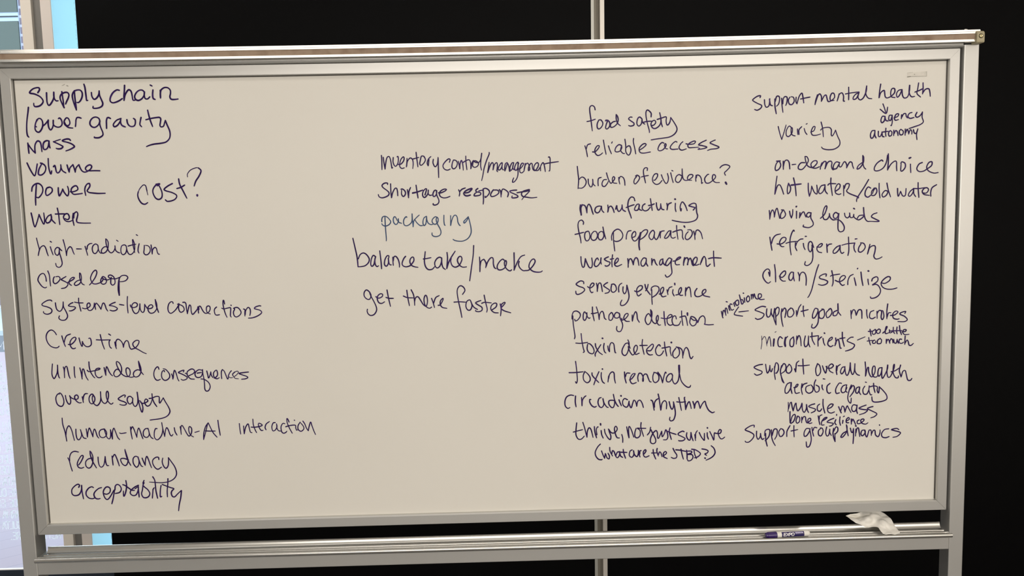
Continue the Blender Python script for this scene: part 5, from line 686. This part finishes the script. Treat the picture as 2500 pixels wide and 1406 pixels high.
# ------------------------------------------------------------------ marker in the tray
axis0 = Vector((0.7216, -0.0440, Z0 - 0.0705))
axis1 = Vector((0.8425, -0.0362, Z0 - 0.0705))
ax = (axis1 - axis0)
LEN = ax.length
ang = math.atan2(ax.y, ax.x)
FRM = Matrix.Translation(axis0) @ Matrix.Rotation(ang, 4, 'Z')
mk = empty('whiteboard_marker', (0.78, -0.040, Z0 - 0.0792), 'purple dry-erase marker with white barrel lying in the aluminium pen tray', 'marker')
m = MB(); m.lathe([(0.0405, .0084), (0.0415, .0086), (LEN - .0060, .0086), (LEN - .0030, .0080), (LEN, .0058)], FRM, 40); brl = m.build('barrel', WHITEP, mk, smooth=False)
m = MB(); m.lathe([(0.0300, .0074), (0.0310, .0083), (0.0325, .0086), (0.0405, .0086), (0.0406, .0060)], FRM, 40); m.build('collar', WHITEP, mk)
m = MB()
prof = [(0.0000, .0050), (0.0010, .0062), (0.0040, .0068), (0.0060, .0070), (0.0064, .0079), (0.0080, .0082), (0.0302, .0084)]
m.lathe(prof, FRM, 40)
cp = m.build('cap', PURP, mk)


def wrap(mb, pts2d, faces, R_, up):
    """flat label art (x along the barrel, y round it) laid on the barrel; up = roll of the artwork's centre"""
    vs = []
    for x, y in pts2d:
        a = up + y / R_
        vs.append(FRM @ Vector((x, -R_ * math.cos(a), R_ * math.sin(a))))
    mb.add(vs, faces)


ROLL = math.radians(25)


def patch(x0, x1, y0, y1, R_, slant=0.0, n=14):
    mb = MB()
    vs, fs = [], []
    for j in range(n + 1):
        y = y0 + (y1 - y0) * j / n
        for x in (x0, x1):
            vs.append((x + slant * y, y))
    for j in range(n):
        fs.append((2 * j, 2 * j + 1, 2 * j + 3, 2 * j + 2))
    wrap(mb, vs, fs, R_, ROLL)
    return mb


lab = patch(0.0425, 0.1040, -0.0085, 0.0062, 0.00866, n=20).build('label', LABEL, brl, recalc=False)


def dense(pts, step=0.0006):
    out = [pts[0]]
    for p, q in zip(pts[:-1], pts[1:]):
        k = max(1, int(math.hypot(q[0] - p[0], q[1] - p[1]) / step))
        for i in range(1, k + 1):
            out.append((p[0] + (q[0] - p[0]) * i / k, p[1] + (q[1] - p[1]) * i / k))
    return out


mb = MB()
cur = 0.0478
for ch, cw in (('E', .0062), ('X', .0064), ('P', .0050), ('O', .0062)):
    hgt = 0.0072
    for st in GLYPH[ch]:
        pts = [(cur + u * cw + 0.25 * (v - .5) * hgt, (v - .5) * hgt - 0.0012) for u, v in st]
        vs, fs = ribbon(dense(pts), 0.0019, ends=(1, 1), wob=0)
        wrap(mb, vs, fs, 0.00872, ROLL)
    cur += cw + 0.0014
mb.build('label_lettering', WHITEINK, lab, recalc=False)
tag = patch(0.0800, 0.1015, 0.0004, 0.0042, 0.00870, slant=-0.15, n=6).build('label_tag', PALEINK, lab, recalc=False)
SMALL = {'l': [[(.4, 0), (.4, 1)]], 'o': [[(.1, .1), (.1, .55), (.8, .55), (.8, .1), (.1, .1)]], 'w': [[(0, .6), (.25, 0), (.5, .5), (.75, 0), (1, .6)]],
         'd': [[(.8, 1), (.8, 0), (.1, 0), (.1, .55), (.8, .55)]], 'r': [[(.2, 0), (.2, .6), (.8, .6)]], ' ': []}
mb = MB()
cur = 0.0822
for ch in 'low odor':
    for st in SMALL[ch]:
        pts = [(cur + u * .0015, 0.0014 + v * .0018) for u, v in st]
        vs, fs = ribbon(dense(pts), 0.0004, ends=(1, 1), wob=0, cap=3)
        wrap(mb, vs, fs, 0.00873, ROLL)
    cur += 0.0022
mb.build('label_lettering', LABEL, lab, recalc=False)

# ------------------------------------------------------------------ crumpled tissue tucked between tray and board
TG = [[(0.9536,-0.0120,0.7638),(0.9537,-0.0121,0.7636),(0.9528,-0.0132,0.7645),(0.9528,-0.0126,0.7639),(0.9534,-0.0120,0.7633),(0.9530,-0.0123,0.7635),(0.9529,-0.0134,0.7641),(0.9533,-0.0126,0.7637),(0.9531,-0.0130,0.7637)],
      [(0.9644,-0.0080,0.7644),(0.9653,-0.0057,0.7620),(0.9663,-0.0013,0.7610),(0.9688,0.0037,0.7575),(0.9658,-0.0005,0.7581),(0.9619,-0.0068,0.7600),(0.9616,-0.0084,0.7603),(0.9573,-0.0157,0.7624),(0.9568,-0.0160,0.7613)],
      [(0.9783,0.0000,0.7628),(0.9779,0.0003,0.7606),(0.9785,0.0027,0.7585),(0.9817,0.0133,0.7520),(0.9778,0.0074,0.7508),(0.9739,-0.0021,0.7542),(0.9690,-0.0091,0.7557),(0.9629,-0.0190,0.7589),(0.9622,-0.0200,0.7571)],
      [(0.9966,0.0120,0.7602),(0.9946,0.0100,0.7578),(0.9942,0.0092,0.7545),(0.9968,0.0192,0.7471),(0.9957,0.0178,0.7444),(0.9868,0.0039,0.7488),(0.9773,-0.0126,0.7526),(0.9760,-0.0160,0.7512),(0.9714,-0.0220,0.7514)],
      [(1.0141,0.0200,0.7618),(1.0100,0.0150,0.7599),(1.0069,0.0083,0.7573),(1.0031,0.0057,0.7559),(1.0008,0.0011,0.7513),(0.9956,-0.0038,0.7491),(0.9932,-0.0073,0.7477),(0.9860,-0.0189,0.7466),(0.9838,-0.0220,0.7441)],
      [(1.0296,0.0240,0.7656),(1.0238,0.0168,0.7621),(1.0185,0.0071,0.7617),(1.0138,-0.0004,0.7572),(1.0048,-0.0144,0.7595),(0.9999,-0.0191,0.7531),(0.9991,-0.0198,0.7480),(0.9984,-0.0158,0.7416),(0.9940,-0.0220,0.7381)],
      [(1.0489,0.0260,0.7666),(1.0438,0.0202,0.7627),(1.0343,0.0059,0.7605),(1.0232,-0.0078,0.7608),(1.0150,-0.0175,0.7568),(1.0128,-0.0215,0.7539),(1.0127,-0.0161,0.7444),(1.0090,-0.0179,0.7376),(1.0031,-0.0240,0.7341)],
      [(1.0663,0.0240,0.7587),(1.0609,0.0201,0.7542),(1.0516,0.0087,0.7551),(1.0505,0.0131,0.7480),(1.0417,0.0019,0.7473),(1.0368,-0.0007,0.7413),(1.0317,-0.0053,0.7381),(1.0224,-0.0155,0.7370),(1.0153,-0.0240,0.7349)],
      [(1.0817,0.0160,0.7492),(1.0729,0.0072,0.7497),(1.0667,0.0014,0.7477),(1.0561,-0.0087,0.7502),(1.0466,-0.0192,0.7491),(1.0395,-0.0243,0.7469),(1.0380,-0.0210,0.7417),(1.0342,-0.0201,0.7385),(1.0297,-0.0220,0.7359)],
      [(1.0805,-0.0100,0.7467),(1.0736,-0.0131,0.7462),(1.0692,-0.0162,0.7452),(1.0592,-0.0249,0.7470),(1.0517,-0.0275,0.7447),(1.0449,-0.0363,0.7471),(1.0432,-0.0294,0.7426),(1.0389,-0.0271,0.7395),(1.0334,-0.0300,0.7387)],
      [(1.0812,-0.0280,0.7370),(1.0742,-0.0319,0.7377),(1.0698,-0.0300,0.7356),(1.0618,-0.0343,0.7350),(1.0605,-0.0304,0.7320),(1.0544,-0.0329,0.7322),(1.0488,-0.0314,0.7327),(1.0407,-0.0360,0.7326),(1.0329,-0.0420,0.7341)],
      [(1.0815,-0.0400,0.7319),(1.0764,-0.0390,0.7303),(1.0707,-0.0419,0.7307),(1.0657,-0.0431,0.7306),(1.0593,-0.0445,0.7317),(1.0510,-0.0469,0.7316),(1.0440,-0.0516,0.7323),(1.0414,-0.0486,0.7288),(1.0355,-0.0500,0.7290)],
      [(1.0813,-0.0520,0.7278),(1.0760,-0.0529,0.7278),(1.0703,-0.0540,0.7278),(1.0645,-0.0552,0.7278),(1.0596,-0.0559,0.7278),(1.0555,-0.0540,0.7278),(1.0496,-0.0558,0.7278),(1.0446,-0.0559,0.7278),(1.0393,-0.0565,0.7278)]]
rows, cols = len(TG), len(TG[0])
m = MB()
m.add([p for r_ in TG for p in r_], [(i * cols + j, i * cols + j + 1, (i + 1) * cols + j + 1, (i + 1) * cols + j) for i in range(rows - 1) for j in range(cols - 1)])
tis = m.build('paper_tissue', TISSUE, smooth=True, origin=(1.06, -0.02, Z0 - 0.08))
tis['label'] = 'crumpled white paper tissue hanging over the pen tray under the board'
tis['category'] = 'tissue'
sd = tis.modifiers.new('sub', 'SUBSURF'); sd.levels = 3; sd.render_levels = 3
tx = bpy.data.textures.new('crumple', 'VORONOI'); tx.noise_scale = 0.022
dm = tis.modifiers.new('crease', 'DISPLACE'); dm.texture = tx; dm.strength = 0.0055; dm.mid_level = 0.4
sl = tis.modifiers.new('thick', 'SOLIDIFY'); sl.thickness = 0.0006

# ------------------------------------------------------------------ small leftovers
m = MB()
m.add([(1.0975, -0.0006, Z0 + 1.1302), (1.1478, -0.0006, Z0 + 1.1313), (1.1476, -0.0006, Z0 + 1.1437), (1.0973, -0.0006, Z0 + 1.1406),
       (1.0975, -0.0001, Z0 + 1.1302), (1.1478, -0.0001, Z0 + 1.1313), (1.1476, -0.0001, Z0 + 1.1437), (1.0973, -0.0001, Z0 + 1.1406)],
      [(0, 1, 2, 3), (4, 7, 6, 5), (0, 4, 5, 1), (1, 5, 6, 2), (2, 6, 7, 3), (3, 7, 4, 0)])
tp = m.build('adhesive_tape', TAPE, origin=(1.12, 0, Z0 + 1.137))
tp['label'] = 'short clear tape strip stuck near the top right corner of the whiteboard'
tp['category'] = 'tape'
mb = MB()
for pts, w in ((((1.0976, 1.1303), (1.1060, 1.1312)), .0016), (((1.1060, 1.1309), (1.1478, 1.1314)), .0007), (((1.1476, 1.1316), (1.1475, 1.1436)), .0008),
               (((1.0974, 1.1404), (1.1120, 1.1416)), .0004), (((1.1152, 1.1362), (1.1168, 1.1366)), .0015)):
    vs, fs = ribbon([pts[0], ((pts[0][0] + pts[1][0]) / 2, (pts[0][1] + pts[1][1]) / 2), pts[1]], w, wob=0.2)
    mb.add([(x, -0.0008, z + Z0) for x, z in vs], fs)
mb.build('dirty_edge', TAPEDIRT, tp, recalc=False)

m = MB()
xs = -0.965
zs = sag(xs, Z0 + 1.2372)
m.add([(xs - .012, -.030, zs - .0028), (xs - .004, -.031, zs - .0022), (xs + .006, -.029, zs - .0012), (xs + .010, -.026, zs + .0004),
       (xs + .004, -.0235, zs + .0036), (xs - .003, -.0235, zs + .0030), (xs - .009, -.026, zs + .0004), (xs, -.0275, zs + .0022)],
      [(0, 1, 7), (1, 2, 7), (2, 3, 7), (3, 4, 7), (4, 5, 7), (5, 6, 7), (6, 0, 7), (0, 6, 5, 4, 3, 2, 1)])
sc = m.build('tape_scrap', SCRAP, origin=(xs, -.027, zs))
sc['label'] = 'tiny torn scrap of yellowed tape on top of the cork rail'
sc['category'] = 'scrap'

m = MB()
xs = 1.2290
zs = sag(xs, Z0 + 1.2392)
m.lathe([(-.0050, .0004), (-.0040, .0014), (-.0010, .0020), (.0020, .0017), (.0045, .0010), (.0055, .0003)],
        Matrix.Translation((xs, -.0290, zs + .0008)) @ Matrix.Rotation(0.2, 4, 'Z') @ Matrix.Diagonal((1, 1, .8, 1)), 10)
cr = m.build('paper_crumb', WHITEP, origin=(xs, -.029, zs))
cr['label'] = 'tiny white crumb on top of the cork rail beside its tan end cap'
cr['category'] = 'crumb'
